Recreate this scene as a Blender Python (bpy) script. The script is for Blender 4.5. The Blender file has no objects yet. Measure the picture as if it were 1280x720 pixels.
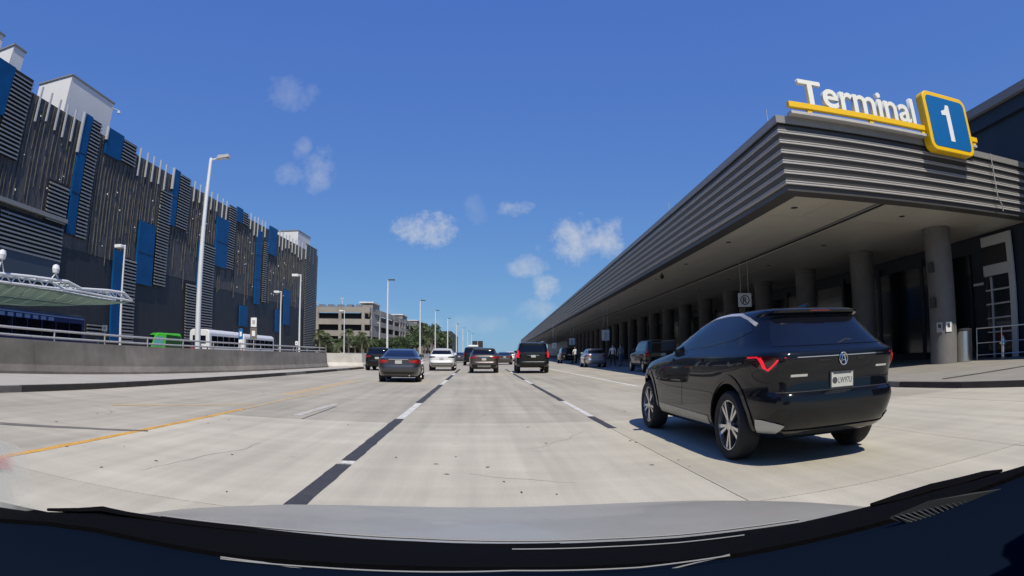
import bpy, bmesh, math, random
import numpy as np
from mathutils import Vector, Matrix, geometry
from mathutils.bvhtree import BVHTree
random.seed(7)
R_ = math.radians
sc = bpy.context.scene
C = sc.collection

# ---------------------------------------------------------------- camera (wide dash camera, equisolid lens)
CAM_H = 1.22
FPX = 745.0
def _rot(yaw, pitch, roll):
    return (Matrix.Rotation(yaw, 3, 'Z') @ Matrix.Rotation(pitch, 3, 'X') @ Matrix.Rotation(roll, 3, 'Y'))
CR = _rot(R_(-3.267), R_(6.328), R_(0.2437))
cam = bpy.data.cameras.new('camera')
cam_ob = bpy.data.objects.new('camera', cam); C.objects.link(cam_ob)
right, fwd, up = CR @ Vector((1, 0, 0)), CR @ Vector((0, 1, 0)), CR @ Vector((0, 0, 1))
M = Matrix((right, up, -fwd)).transposed().to_4x4(); M.translation = (0, 0, CAM_H)
cam_ob.matrix_world = M
cam.type = 'PANO'
cam.panorama_type = 'FISHEYE_EQUISOLID'
cam.sensor_width = 36.0; cam.sensor_fit = 'HORIZONTAL'
cam.fisheye_lens = FPX / 1280 * 36.0
cam.fisheye_fov = R_(180)
cam.clip_start = 0.02; cam.clip_end = 6000
sc.camera = cam_ob
sc.render.engine = 'CYCLES'
sc.cycles.max_bounces = 6; sc.cycles.diffuse_bounces = 1; sc.cycles.glossy_bounces = 3; sc.cycles.transparent_max_bounces = 6

# ---------------------------------------------------------------- sun, sky, exposure
SUN = Vector((0.14, -0.68, 1.0)).normalized()
sun = bpy.data.lights.new('sun', 'SUN'); sun.energy = 4.5; sun.angle = R_(0.53); sun.color = (1.0, 0.93, 0.80)
sun_ob = bpy.data.objects.new('sun', sun); C.objects.link(sun_ob)
sun_ob.rotation_euler = SUN.to_track_quat('Z', 'Y').to_euler(); sun_ob.location = (0, -20, 40)
sc.view_settings.view_transform = 'Standard'; sc.view_settings.look = 'None'
sc.view_settings.exposure = 0.0; sc.view_settings.gamma = 1.0; sc.view_settings.use_curve_mapping = False

def ray(px, py):                     # photograph pixel -> world direction
    x, y = px - 640.0, py - 360.0
    r = math.hypot(x, y) + 1e-9
    th = 2 * math.asin(r / (2 * FPX)); s = math.sin(th) / r
    return CR @ Vector((x * s, math.cos(th), -y * s))
O = Vector((0, 0, CAM_H))
def on_z(px, py, z=0.0): d = ray(px, py); return O + d * ((z - CAM_H) / d.z)
def on_y(px, py, y): d = ray(px, py); return O + d * (y / d.y)
def on_x(px, py, x): d = ray(px, py); return O + d * (x / d.x)

world = bpy.data.worlds.new('World'); sc.world = world; world.use_nodes = True
def build_world():
    nt = world.node_tree; N = nt.nodes; L = nt.links; N.clear()
    out = N.new('ShaderNodeOutputWorld'); bg = N.new('ShaderNodeBackground'); L.new(bg.outputs[0], out.inputs[0])
    bg.inputs[1].default_value = 0.12
    sky = N.new('ShaderNodeTexSky'); sky.sky_type = 'NISHITA'; sky.sun_disc = False
    sky.sun_elevation = math.asin(SUN.z); sky.sun_rotation = math.atan2(SUN.x, SUN.y)
    sky.altitude = 0; sky.air_density = 1.0; sky.dust_density = 0.0; sky.ozone_density = 1.6
    tc = N.new('ShaderNodeTexCoord')
    nz = N.new('ShaderNodeTexNoise'); nz.inputs['Scale'].default_value = 24; nz.inputs['Detail'].default_value = 12; nz.inputs['Roughness'].default_value = 0.68
    L.new(tc.outputs['Generated'], nz.inputs['Vector'])
    def math_(op, a, b=None, clamp=False):
        n = N.new('ShaderNodeMath'); n.operation = op; n.use_clamp = clamp
        for i, v in enumerate((a, b)):
            if v is None: continue
            if isinstance(v, (int, float)): n.inputs[i].default_value = v
            else: L.new(v, n.inputs[i])
        return n.outputs[0]
    rnd = random.Random(3)
    clouds = [(533,286,50,25,.80),(733,300,56,36,.62),(655,334,32,17,.42),(683,359,26,19,.62),(644,260,26,14,.42),(594,260,20,22,.13),
              (362,221,28,18,.24),(398,212,26,32,.30),(378,184,15,18,.22),(360,118,38,24,.19),(668,389,36,18,.30),(595,405,70,14,.16),(450,395,60,14,.12)]
    dirs = [(ray(a, b), w / FPX, h / FPX, o) for a, b, w, h, o in clouds]
    for k in range(14):                                       # the same kind of scattered small cumulus all round
        az = R_(75 + k * 15.0 + rnd.uniform(-5, 5)); el = R_(rnd.uniform(5, 34))
        dirs.append((Vector((math.sin(az) * math.cos(el), math.cos(az) * math.cos(el), math.sin(el))), rnd.uniform(.03, .08), rnd.uniform(.02, .045), rnd.uniform(.2, .7)))
    nzc = math_('MULTIPLY', math_('SUBTRACT', nz.outputs['Fac'], 0.5), 3.6)
    total = None
    for d, w, h, o in dirs:
        rt = d.cross(Vector((0, 0, 1))).normalized(); upv = rt.cross(d).normalized()
        def dot(v):
            n = N.new('ShaderNodeVectorMath'); n.operation = 'DOT_PRODUCT'; L.new(tc.outputs['Generated'], n.inputs[0]); n.inputs[1].default_value = v; return n.outputs['Value']
        a = dot(rt / w); b = dot(upv / h); c = dot(d)
        r2 = math_('ADD', math_('MULTIPLY', a, a), math_('MULTIPLY', b, b))
        f = math_('ADD', math_('SUBTRACT', 0.78, r2), nzc)
        f = math_('MULTIPLY', f, 0.85, True)
        f = math_('MULTIPLY', f, math_('MULTIPLY', math_('SUBTRACT', c, 0.8), 50, True))
        f = math_('MULTIPLY', f, o)
        total = f if total is None else math_('MAXIMUM', total, f)
    hsv = N.new('ShaderNodeHueSaturation'); hsv.inputs['Saturation'].default_value = 1.22; hsv.inputs['Value'].default_value = 1.0
    L.new(sky.outputs[0], hsv.inputs['Color'])
    ST = 0.12                                  # the camera's tone response to the sky, per channel
    sep = N.new('ShaderNodeSeparateColor'); com = N.new('ShaderNodeCombineColor'); L.new(hsv.outputs[0], sep.inputs[0])
    for i, (gm, k) in enumerate(((.42, .228), (.47, .404), (.21, .655))):
        L.new(math_('MULTIPLY', math_('POWER', math_('MULTIPLY', sep.outputs[i], ST), gm), k / ST), com.inputs[i])
    mix = N.new('ShaderNodeMixRGB'); mix.inputs[2].default_value = (5.6, 5.7, 5.75, 1)
    L.new(total, mix.inputs[0]); L.new(com.outputs[0], mix.inputs[1]); L.new(mix.outputs[0], bg.inputs[0])
build_world()

# ---------------------------------------------------------------- helpers
def mat(name, col, rough=0.6, metal=0.0, var=0.0, vscale=3.0, bump=0.0, bscale=40.0, coat=0.0, emit=0.0, rnd=0.0, spec=0.5, trans=0.0, stretch=(1, 1, 1), alpha=1.0, fine=0.0, cior=1.5):
    m = bpy.data.materials.new(name); m.use_nodes = True
    nt = m.node_tree; N = nt.nodes; L = nt.links; b = N['Principled BSDF']
    b.inputs['Base Color'].default_value = (*col, 1); b.inputs['Roughness'].default_value = rough; b.inputs['Metallic'].default_value = metal
    b.inputs['Coat Weight'].default_value = coat; b.inputs['Coat Roughness'].default_value = 0.03; b.inputs['Coat IOR'].default_value = cior
    b.inputs['Specular IOR Level'].default_value = spec
    if trans: b.inputs['Transmission Weight'].default_value = trans
    if alpha < 1: b.inputs['Alpha'].default_value = alpha
    if emit: b.inputs['Emission Color'].default_value = (*col, 1); b.inputs['Emission Strength'].default_value = emit
    tc = None
    if var or bump or fine:
        tc = N.new('ShaderNodeTexCoord'); mp = N.new('ShaderNodeMapping'); mp.inputs['Scale'].default_value = stretch
        gm = N.new('ShaderNodeNewGeometry'); L.new(gm.outputs['Position'], mp.inputs[0])
    val = None
    if var:
        n = N.new('ShaderNodeTexNoise'); n.inputs['Scale'].default_value = vscale; n.inputs['Detail'].default_value = 8; n.inputs['Roughness'].default_value = .62
        L.new(mp.outputs[0], n.inputs['Vector'])
        mr = N.new('ShaderNodeMapRange'); mr.inputs[1].default_value = .28; mr.inputs[2].default_value = .72; mr.inputs[3].default_value = 1 - var; mr.inputs[4].default_value = 1 + var
        L.new(n.outputs['Fac'], mr.inputs[0]); val = mr.outputs[0]
    if fine:
        n = N.new('ShaderNodeTexNoise'); n.inputs['Scale'].default_value = bscale; n.inputs['Detail'].default_value = 4
        L.new(mp.outputs[0], n.inputs['Vector'])
        mr = N.new('ShaderNodeMapRange'); mr.inputs[1].default_value = .3; mr.inputs[2].default_value = .7; mr.inputs[3].default_value = 1 - fine; mr.inputs[4].default_value = 1 + fine
        L.new(n.outputs['Fac'], mr.inputs[0])
        if val is None: val = mr.outputs[0]
        else:
            k = N.new('ShaderNodeMath'); k.operation = 'MULTIPLY'; L.new(val, k.inputs[0]); L.new(mr.outputs[0], k.inputs[1]); val = k.outputs[0]
    if rnd:
        oi = N.new('ShaderNodeObjectInfo'); mr = N.new('ShaderNodeMapRange'); mr.inputs[3].default_value = 1 - rnd; mr.inputs[4].default_value = 1 + rnd
        L.new(oi.outputs['Random'], mr.inputs[0])
        if val is None: val = mr.outputs[0]
        else:
            k = N.new('ShaderNodeMath'); k.operation = 'MULTIPLY'; L.new(val, k.inputs[0]); L.new(mr.outputs[0], k.inputs[1]); val = k.outputs[0]
    if val is not None:
        v = N.new('ShaderNodeVectorMath'); v.operation = 'SCALE'; v.inputs[0].default_value = col; L.new(val, v.inputs['Scale']); L.new(v.outputs[0], b.inputs['Base Color'])
    if bump:
        n = N.new('ShaderNodeTexNoise'); n.inputs['Scale'].default_value = bscale; n.inputs['Detail'].default_value = 5; L.new(mp.outputs[0], n.inputs['Vector'])
        bp = N.new('ShaderNodeBump'); bp.inputs['Strength'].default_value = bump; bp.inputs['Distance'].default_value = .02
        L.new(n.outputs['Fac'], bp.inputs['Height']); L.new(bp.outputs[0], b.inputs['Normal'])
    return m

class MB:
    """collects shapes into one mesh"""
    def __init__(s): s.v = []; s.f = []
    def add(s, vs, fs):
        o = len(s.v); s.v += [tuple(v) for v in vs]; s.f += [tuple(o + i for i in f) for f in fs]; return s
    def box(s, c, size, mtx=None):
        x, y, z = (k / 2 for k in size); vs = [Vector((a * x, b * y, d * z)) for a in (-1, 1) for b in (-1, 1) for d in (-1, 1)]
        c = Vector(c)
        vs = [((mtx @ v) if mtx else v) + c for v in vs]
        return s.add(vs, [(0, 1, 3, 2), (4, 6, 7, 5), (0, 4, 5, 1), (2, 3, 7, 6), (0, 2, 6, 4), (1, 5, 7, 3)])
    def b2(s, lo, hi): return s.box([(a + b) / 2 for a, b in zip(lo, hi)], [abs(b - a) for a, b in zip(lo, hi)])
    def hexa(s, p): # 8 points: bottom ring 0-3, top ring 4-7
        return s.add(p, [(3, 2, 1, 0), (4, 5, 6, 7), (0, 1, 5, 4), (1, 2, 6, 5), (2, 3, 7, 6), (3, 0, 4, 7)])
    def tube(s, p0, p1, r0, r1=None, n=10, cap=True):
        p0, p1 = Vector(p0), Vector(p1); r1 = r0 if r1 is None else r1
        q = (p1 - p0).to_track_quat('Z', 'Y'); vs = []
        for p, r in ((p0, r0), (p1, r1)):
            for i in range(n): a = 2 * math.pi * i / n; vs.append(p + q @ Vector((r * math.cos(a), r * math.sin(a), 0)))
        fs = [(i, (i + 1) % n, n + (i + 1) % n, n + i) for i in range(n)]
        if cap: fs += [tuple(range(n))[::-1], tuple(range(n, 2 * n))]
        return s.add(vs, fs)
    def path(s, pts, r, n=8, flat=None):
        pts = [Vector(p) for p in pts]; m = len(pts); vs = []
        for k, p in enumerate(pts):
            t = (pts[min(k + 1, m - 1)] - pts[max(k - 1, 0)]).normalized(); rr = r[k] if isinstance(r, (list, tuple)) else r
            a = t.cross(Vector((0, 0, 1)));
            if a.length < 1e-4: a = Vector((1, 0, 0))
            a.normalize(); b = a.cross(t)
            for i in range(n):
                g = 2 * math.pi * i / n; vs.append(p + a * rr * math.cos(g) + b * rr * (flat or 1) * math.sin(g))
        fs = []
        for k in range(m - 1):
            for i in range(n): fs.append((k * n + i, k * n + (i + 1) % n, (k + 1) * n + (i + 1) % n, (k + 1) * n + i))
        fs += [tuple(range(n))[::-1], tuple(range((m - 1) * n, m * n))]
        return s.add(vs, fs)
    def lathe(s, prof, n=24, mtx=None, c=(0, 0, 0)):      # prof: (r, z)
        vs = []; c = Vector(c)
        for r, z in prof:
            for i in range(n):
                a = 2 * math.pi * i / n; v = Vector((r * math.cos(a), r * math.sin(a), z)); vs.append(((mtx @ v) if mtx else v) + c)
        fs = [(k * n + i, k * n + (i + 1) % n, (k + 1) * n + (i + 1) % n, (k + 1) * n + i) for k in range(len(prof) - 1) for i in range(n)]
        fs += [tuple(range(n))[::-1], tuple(range((len(prof) - 1) * n, len(prof) * n))]
        return s.add(vs, fs)
    def prism(s, poly, off):                             # planar polygon of 3D points extruded by off
        n = len(poly); off = Vector(off); vs = [Vector(p) for p in poly] + [Vector(p) + off for p in poly]
        return s.add(vs, [tuple(range(n))[::-1], tuple(range(n, 2 * n))] + [(i, (i + 1) % n, n + (i + 1) % n, n + i) for i in range(n)])
    def mesh(s, name, smooth=False, angle=None):
        me = bpy.data.meshes.new(name); me.from_pydata(s.v, [], s.f)
        bm = bmesh.new(); bm.from_mesh(me); bmesh.ops.recalc_face_normals(bm, faces=bm.faces); bm.to_mesh(me); bm.free()
        if smooth:
            me.polygons.foreach_set('use_smooth', [True] * len(me.polygons))
            me.set_sharp_from_angle(angle=R_(angle or 35))
        return me
def obj(name, me, m=None, parent=None, loc=None, rot=None, bevel=0.0):
    if isinstance(me, MB): me = me.mesh(name)
    o = bpy.data.objects.new(name, me); C.objects.link(o)
    if m is not None:
        if not me.materials: me.materials.append(m)
        elif me.materials[0] != m: o.material_slots[0].link = 'OBJECT'; o.material_slots[0].material = m
    if parent: o.parent = parent
    if loc is not None: o.location = loc
    if rot is not None: o.rotation_euler = rot
    if bevel:
        b = o.modifiers.new('bevel', 'BEVEL'); b.width = bevel; b.segments = 2; b.limit_method = 'ANGLE'
    return o
def empty(name, loc=(0, 0, 0), rz=0.0, parent=None):
    o = bpy.data.objects.new(name, None); C.objects.link(o); o.location = loc; o.rotation_euler = (0, 0, rz); o.empty_display_size = .2
    if parent: o.parent = parent
    return o
def tag(o, label, cat, group=None):
    o['label'] = label; o['category'] = cat
    if group: o['group'] = group
    return o
def structure(o, label=None):
    o['kind'] = 'structure'
    if label: o['label'] = label
    return o
def stuff(o, label=None):
    o['kind'] = 'stuff'
    if label: o['label'] = label
    return o
def copy_tree(o, parent=None):
    c = o.copy(); C.objects.link(c)
    if parent: c.parent = parent
    for ch in list(o.children): copy_tree(ch, c)
    return c
def text_mesh(name, txt, size, depth, bold=0.0, space=1.0):
    cu = bpy.data.curves.new(name, 'FONT'); cu.body = txt; cu.size = size; cu.extrude = depth / 2; cu.offset = bold
    cu.resolution_u = 4; cu.space_character = space
    o = bpy.data.objects.new(name, cu); C.objects.link(o)
    dg = bpy.context.evaluated_depsgraph_get(); dg.update()
    me = bpy.data.meshes.new_from_object(o.evaluated_get(dg)); me.name = name
    bpy.data.objects.remove(o); bpy.data.curves.remove(cu)
    return me
def xr(me): xs = [v.co.x for v in me.vertices]; return min(xs), max(xs)

# ---------------------------------------------------------------- materials
MT = {}
def concrete(name, col, amount):
    m = mat(name, col, .86, bump=.25, bscale=60); nt = m.node_tree; N = nt.nodes; L = nt.links; gm = N.new('ShaderNodeNewGeometry'); val = None
    def band(scale, stretch, lo, hi, detail=8, a=.3, b=.7):
        nonlocal val
        mp = N.new('ShaderNodeMapping'); mp.inputs['Scale'].default_value = stretch; L.new(gm.outputs['Position'], mp.inputs[0])
        n = N.new('ShaderNodeTexNoise'); n.inputs['Scale'].default_value = scale; n.inputs['Detail'].default_value = detail; n.inputs['Roughness'].default_value = .6; L.new(mp.outputs[0], n.inputs['Vector'])
        mul(n.outputs['Fac'], lo, hi, a, b)
    def mul(sock, lo, hi, a, b):
        nonlocal val
        mr = N.new('ShaderNodeMapRange'); mr.inputs[1].default_value = a; mr.inputs[2].default_value = b; mr.inputs[3].default_value = lo; mr.inputs[4].default_value = hi; L.new(sock, mr.inputs[0])
        if val is None: val = mr.outputs[0]
        else:
            k = N.new('ShaderNodeMath'); k.operation = 'MULTIPLY'; L.new(val, k.inputs[0]); L.new(mr.outputs[0], k.inputs[1]); val = k.outputs[0]
    band(.45, (1, .5, 1), 1 - .13 * amount, 1 + .10 * amount)          # broad weathering
    band(.9, (.22, 2.2, 1), 1 - .07 * amount, 1 + .05 * amount, 4)      # broom strokes across the lanes
    band(1.1, (2.4, .10, 1), 1 - .10 * amount, 1 + .03 * amount, 5, .35, .6)   # rubber laid down along the wheel paths
    band(2.2, (1, 1, 1), .80, 1.0, 10, .26, .36)                        # oil spots
    band(55, (1, 1, 1), .93, 1.07, 3)                                   # aggregate
    oi = N.new('ShaderNodeObjectInfo'); mul(oi.outputs['Random'], .90, 1.06, 0, 1)
    v = N.new('ShaderNodeVectorMath'); v.operation = 'SCALE'; v.inputs[0].default_value = col; L.new(val, v.inputs['Scale']); L.new(v.outputs[0], N['Principled BSDF'].inputs['Base Color'])
    return m
MT['slab'] = concrete('concrete_slab', (.465, .43, .345), 1.2)
MT['slab_old'] = concrete('old_concrete_slab', (.385, .353, .283), 1.4)
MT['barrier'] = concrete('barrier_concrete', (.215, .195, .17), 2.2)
MT['road'] = mat('concrete_road', (.345, .318, .262), .85, var=.12, vscale=.3, bump=.2, bscale=30, fine=.05)
MT['joint'] = mat('joint_filler', (.10, .095, .085), .9, var=.3, vscale=4)
MT['white_paint'] = mat('white_road_paint', (.66, .66, .63), .7, var=.15, vscale=5, fine=.2, bscale=25)
MT['dash_white'] = mat('scuffed_white_paint', (.56, .55, .51), .75, var=.25, vscale=3, fine=.25, bscale=22)
MT['worn_white'] = mat('worn_white_paint', (.45, .43, .38), .8, var=.2, vscale=3, fine=.12, bscale=25)
MT['black_paint'] = mat('black_contrast_paint', (.045, .045, .047), .75, var=.25, vscale=4, fine=.3, bscale=30)
MT['yellow_paint'] = mat('yellow_road_paint', (.56, .31, .06), .75, var=.25, vscale=2.2, fine=.2, bscale=20)
MT['worn_yellow'] = mat('worn_yellow_paint', (.45, .34, .20), .8, var=.2, vscale=2)
MT['kerb'] = mat('kerb_concrete', (.16, .15, .135), .9, var=.3, vscale=2, bump=.3)
MT['kerb_dark'] = mat('kerb_dark', (.045, .04, .035), .9, var=.35, vscale=1.5, bump=.3)
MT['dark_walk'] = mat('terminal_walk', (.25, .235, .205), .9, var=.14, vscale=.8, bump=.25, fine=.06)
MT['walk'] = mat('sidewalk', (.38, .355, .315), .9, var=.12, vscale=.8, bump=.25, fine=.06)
MT['barrier_light'] = mat('barrier_pale', (.52, .49, .43), .85, var=.16, vscale=1.5, bump=.2)  # sunlit look of the barrier end put into a paler concrete
MT['steel'] = mat('galvanised_steel', (.48, .47, .45), .45, .35, var=.12, vscale=6)
MT['stainless'] = mat('brushed_stainless', (.62, .61, .59), .28, 1.0, var=.08, vscale=9, stretch=(8, 8, .3))
MT['pole'] = mat('pole_paint', (.72, .73, .72), .4, .2, var=.05)
MT['dark_head'] = mat('lamp_dark', (.06, .065, .07), .4, .4)
MT['lens'] = mat('lamp_lens', (.6, .6, .58), .2)
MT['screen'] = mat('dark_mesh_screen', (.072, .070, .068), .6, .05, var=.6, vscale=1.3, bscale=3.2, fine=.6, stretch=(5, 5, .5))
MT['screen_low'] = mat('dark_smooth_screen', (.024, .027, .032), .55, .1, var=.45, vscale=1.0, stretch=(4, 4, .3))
MT['slat'] = mat('louver_slat', (.30, .30, .29), .5, .5, var=.1)
MT['fin'] = mat('grey_fin', (.12, .115, .108), .5, .2, var=.6, vscale=.9)
MT['fin_tip'] = mat('pale_fin_tip', (.55, .55, .54), .4, .3)
MT['blue'] = mat('blue_glass_panel', (.0015, .066, .20), .45, 0, var=.25, vscale=.5, spec=.25)
MT['white_wall'] = mat('white_stucco', (.68, .67, .66), .8, var=.04, vscale=.6)
MT['grey_trim'] = mat('grey_trim', (.22, .22, .22), .6)
MT['fascia'] = mat('fascia_metal', (.088, .085, .081), .45, .2, var=.06, vscale=.8)
MT['fascia_lip'] = mat('fascia_lip', (.50, .48, .455), .5, .1, var=.05)
MT['cap'] = mat('fascia_cap', (.34, .325, .305), .45, .3, var=.05)
MT['soffit'] = mat('soffit_panel', (.56, .53, .46), .36, .1, var=.05, vscale=.6, rnd=.04)
MT['shadow_gap'] = mat('shadow_gap', (.012, .012, .012), .9)
MT['column'] = mat('column_plaster', (.165, .16, .155), .7, var=.2, vscale=1.3)
MT['navy_wall'] = mat('navy_wall', (.022, .031, .044), .45, .1, var=.12, vscale=.6)
MT['glass_dark'] = mat('dark_glazing', (.006, .008, .011), .12, 0, coat=.3)
MT['frame'] = mat('door_frame', (.62, .64, .63), .4, .3)
MT['yellow'] = mat('sign_yellow', (.86, .52, .006), .45)
MT['sign_blue'] = mat('sign_blue', (.004, .125, .36), .4, var=.04)
MT['letter'] = mat('sign_letter', (.80, .80, .72), .5)
MT['sign_white'] = mat('sign_white', (.80, .80, .78), .5)
MT['sign_grey'] = mat('sign_greyish', (.42, .42, .41), .5)
MT['black'] = mat('black_plastic', (.012, .012, .013), .5)
MT['rubber'] = mat('tyre_rubber', (.016, .016, .017), .8, bump=.2)
MT['well'] = mat('wheel_well', (.006, .006, .006), .9)
MT['rim'] = mat('machined_alloy', (.62, .62, .63), .25, .95)
MT['rim_dark'] = mat('dark_alloy', (.03, .03, .032), .35, .8)
MT['chrome'] = mat('chrome', (.75, .75, .76), .12, 1.0)
MT['bright_trim'] = mat('bright_trim', (.62, .63, .66), .4, .5)  # sky reflection on the window trim painted into its pale colour
MT['tint'] = mat('tinted_glass', (.004, .005, .009), .04, 0, spec=.6)
MT['plate'] = mat('plate_white', (.45, .45, .41), .45)
MT['plate_ink'] = mat('plate_ink', (.05, .05, .06), .5)
MT['red'] = mat('tail_red', (.35, .008, .012), .15, coat=.8)
MT['red_dark'] = mat('tail_dark', (.035, .003, .004), .12, coat=.8)
MT['red_lit'] = mat('tail_lit', (.80, .008, .03), .3, emit=.75)
MT['lamp_lit'] = mat('head_lit', (1.0, .97, .9), .3, emit=5)
MT['clear'] = mat('lamp_clear', (.45, .46, .48), .1, .3, coat=1)
def paint(n, col, metal=.3, rough=.35): return mat('paint_' + n, col, rough, metal, coat=1.0)
MT['p_navy'] = mat('paint_navy', (.0016, .0024, .005), .5, 0, coat=.85, spec=.06, cior=1.5)
MT['p_grey'] = paint('grey', (.060, .060, .066), .6)
MT['p_white'] = paint('white', (.72, .72, .72), .0)
MT['p_brown'] = paint('brown', (.085, .072, .064), .6)
MT['p_black'] = mat('paint_black', (.003, .004, .004), .5, 0, coat=.7, spec=.15)
MT['p_silver'] = paint('silver', (.42, .43, .45), .7)
MT['p_own'] = mat('paint_own', (.345, .33, .285), .4, .1, coat=.12, spec=.4, var=.08, vscale=5)
MT['garage'] = mat('garage_concrete', (.33, .30, .26), .9, var=.18, vscale=.25, fine=.05)
MT['garage_dark'] = mat('garage_inside', (.03, .03, .03), .9)
MT['bark'] = mat('bark', (.16, .13, .10), .9, var=.3, vscale=6)
MT['leaf'] = mat('leaf', (.055, .085, .028), .6, var=.4, vscale=1.1)
MT['palm'] = mat('palm_leaf', (.070, .095, .032), .55, var=.4, vscale=1.1)
def translucent(name, col):
    m = bpy.data.materials.new(name); m.use_nodes = True; nt = m.node_tree; N = nt.nodes; N.clear()
    o = N.new('ShaderNodeOutputMaterial'); x = N.new('ShaderNodeMixShader'); d = N.new('ShaderNodeBsdfDiffuse'); t = N.new('ShaderNodeBsdfTranslucent'); n = N.new('ShaderNodeTexNoise'); n.inputs['Scale'].default_value = 2
    for k in (d, t): k.inputs[0].default_value = (*col, 1)
    x.inputs[0].default_value = .5; nt.links.new(d.outputs[0], x.inputs[1]); nt.links.new(t.outputs[0], x.inputs[2]); nt.links.new(x.outputs[0], o.inputs[0]); return m
MT['canopy'] = translucent('canopy_glass', (.40, .50, .45))
MT['white_metal'] = mat('white_metal', (.74, .75, .75), .45)
MT['bus_white'] = mat('bus_white', (.72, .73, .73), .35, coat=.5)
MT['bus_blue'] = mat('bus_blue', (.006, .020, .105), .3, coat=.6)
MT['bus_band'] = mat('bus_band', (.13, .22, .42), .4)
MT['green'] = mat('van_green', (.06, .42, .03), .35, coat=.5, var=.1, vscale=2)
MT['green_dark'] = mat('van_green_dark', (.012, .05, .02), .2)
MT['pale_teal'] = mat('teal_windscreen', (.10, .30, .33), .1)
MT['dash'] = mat('dashboard', (.004, .008, .017), 1.0, spec=0.0, bump=.12, bscale=300, var=.1, vscale=3)
MT['dash_grille'] = mat('dash_grille', (.011, .012, .014), .8)
MT['cowl'] = mat('cowl_plastic', (.004, .004, .005), .8, spec=.03, bump=.15, bscale=120)
MT['brown_sign'] = mat('brown_sign', (.16, .14, .12), .6)

# ================================================================ GROUND, ROAD, KERBS
g = structure(obj('ground', MB().b2((-1500, -400, -.40), (1500, 3500, -.05)), MT['road']))
PSI = math.tan(R_(2.53))
LANE = [-8.3, -4.87, -1.46, 2.11, 5.66, 9.3, 13.0]
ROWS = [-7.9, -1.8, 4.2, 10.34, 16.5, 22.6, 28.8, 35.0, 41.2, 47.4]
def kerb_x(y):                                             # left kerb line in plan
    return float(np.interp(y, [-8, 8, 9.5, 12.8, 23.2, 45.2, 60], [-10.75, -10.5, -10.45, -10.2, -9.9, -8.75, -8.0]))
road = structure(obj('road', MB().b2((-14, -8, -.049), (13, 47.4, -.02)), MT['joint']))
cols = [None] + LANE
for j in range(len(ROWS) - 1):
    y0, y1 = ROWS[j] + .008, ROWS[j + 1] - .008
    for i in range(len(LANE)):
        x1 = LANE[i] - .006
        if i == 0: a0, a1 = kerb_x(y0) - .05, kerb_x(y1) - .05
        else: a0 = a1 = LANE[i - 1] + .006
        dz = random.uniform(-.0015, .0015)
        m = MB().hexa([(a0, y0, -.019), (x1, y0, -.019), (x1, y1, -.019), (a1, y1, -.019), (a0, y0, dz), (x1, y0, dz), (x1, y1, dz), (a1, y1, dz)])
        obj('road_slab', m, MT['slab'] if y0 < 10 and i >= 2 else MT['slab_old'], road)
fr = structure(obj('far_road', MB().b2((-30, 47.41, -.04), (60, 900, 0)), MT['road']))
fr['label'] = 'far stretch of pale concrete road'
left_road = structure(obj('left_roadway', MB().b2((-70, -60, -.045), (-14.01, 47.4, -.004)), MT['road']))
# painted markings: each piece a thing painted on the road
def marking(name, x0, x1, y0, y1, m, label, z=.004, ragged=True, x2=None):
    n = max(2, int((y1 - y0) / .25)); vs = []
    for k in range(n + 1):
        t = k / n; y = y0 + (y1 - y0) * t; sh = 0 if x2 is None else (x2 - x0) * t
        j = (lambda: random.uniform(-.014, .014)) if ragged else (lambda: 0)
        vs += [(x0 + sh + j(), y, z), (x1 + sh + j(), y, z), (x0 + sh, y, z - .0015), (x1 + sh, y, z - .0015)]
    fs = [(4 * k, 4 * k + 1, 4 * k + 5, 4 * k + 4) for k in range(n)] + [(4 * k + 1, 4 * k + 3, 4 * k + 7, 4 * k + 5) for k in range(n)] + [(4 * k + 2, 4 * k, 4 * k + 4, 4 * k + 6) for k in range(n)]
    o = obj(name, MB().add(vs, fs), m, road)
    o['label'] = label
def dashes(x0, x1, seq, side):
    for y0, y1, k in seq:
        if k == 'b': marking('lane_dash', x0, x1, y0, y1, MT['black_paint'], 'black contrast dash of the %s lane line' % side)
        else: marking('lane_dash', x0 + .03, x1, y0, y1, MT['dash_white'], 'white dash of the %s lane line' % side)
dashes(-1.55, -1.375, [(4.25, 6.28, 'b'), (6.32, 6.48, 'w'), (6.52, 10.92, 'b'), (10.95, 14.55, 'w'), (14.6, 23.3, 'b'), (23.4, 27.5, 'w'), (27.6, 33.9, 'b'), (34, 37, 'w'), (37.1, 47, 'b')], 'left')
dashes(2.06, 2.20, [(9.32, 11.15, 'b'), (11.2, 15.0, 'w'), (15.05, 23.8, 'b'), (23.9, 27.5, 'w'), (27.6, 36.5, 'b'), (36.6, 40, 'w'), (40.1, 47, 'b')], 'right')
marking('lane_line', 5.58, 5.70, 20.5, 47.3, MT['white_paint'], 'solid white line beside the terminal lane')
marking('lane_line', 5.58, 5.70, 8.0, 20.4, MT['worn_white'], 'worn solid white line beside the terminal lane')
marking('edge_line', -4.92, -4.80, 2.0, 11.5, MT['yellow_paint'], 'yellow line along the left lane')
marking('edge_line', -4.92, -4.80, 11.55, 19.5, MT['worn_yellow'], 'worn yellow line along the left lane')
marking('edge_line', -5.6, -5.2, 16.0, 25.5, MT['worn_yellow'], 'ghost of an old yellow line', .0032)
marking('old_dash', -3.56, -3.40, 10.9, 13.8, MT['worn_white'], 'faded old white dash in the left lane', x2=-3.45)
marking('tar_seam', -3.22, -3.17, 10.4, 13.1, MT['kerb'], 'grey sealed seam beside the old dash')
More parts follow.
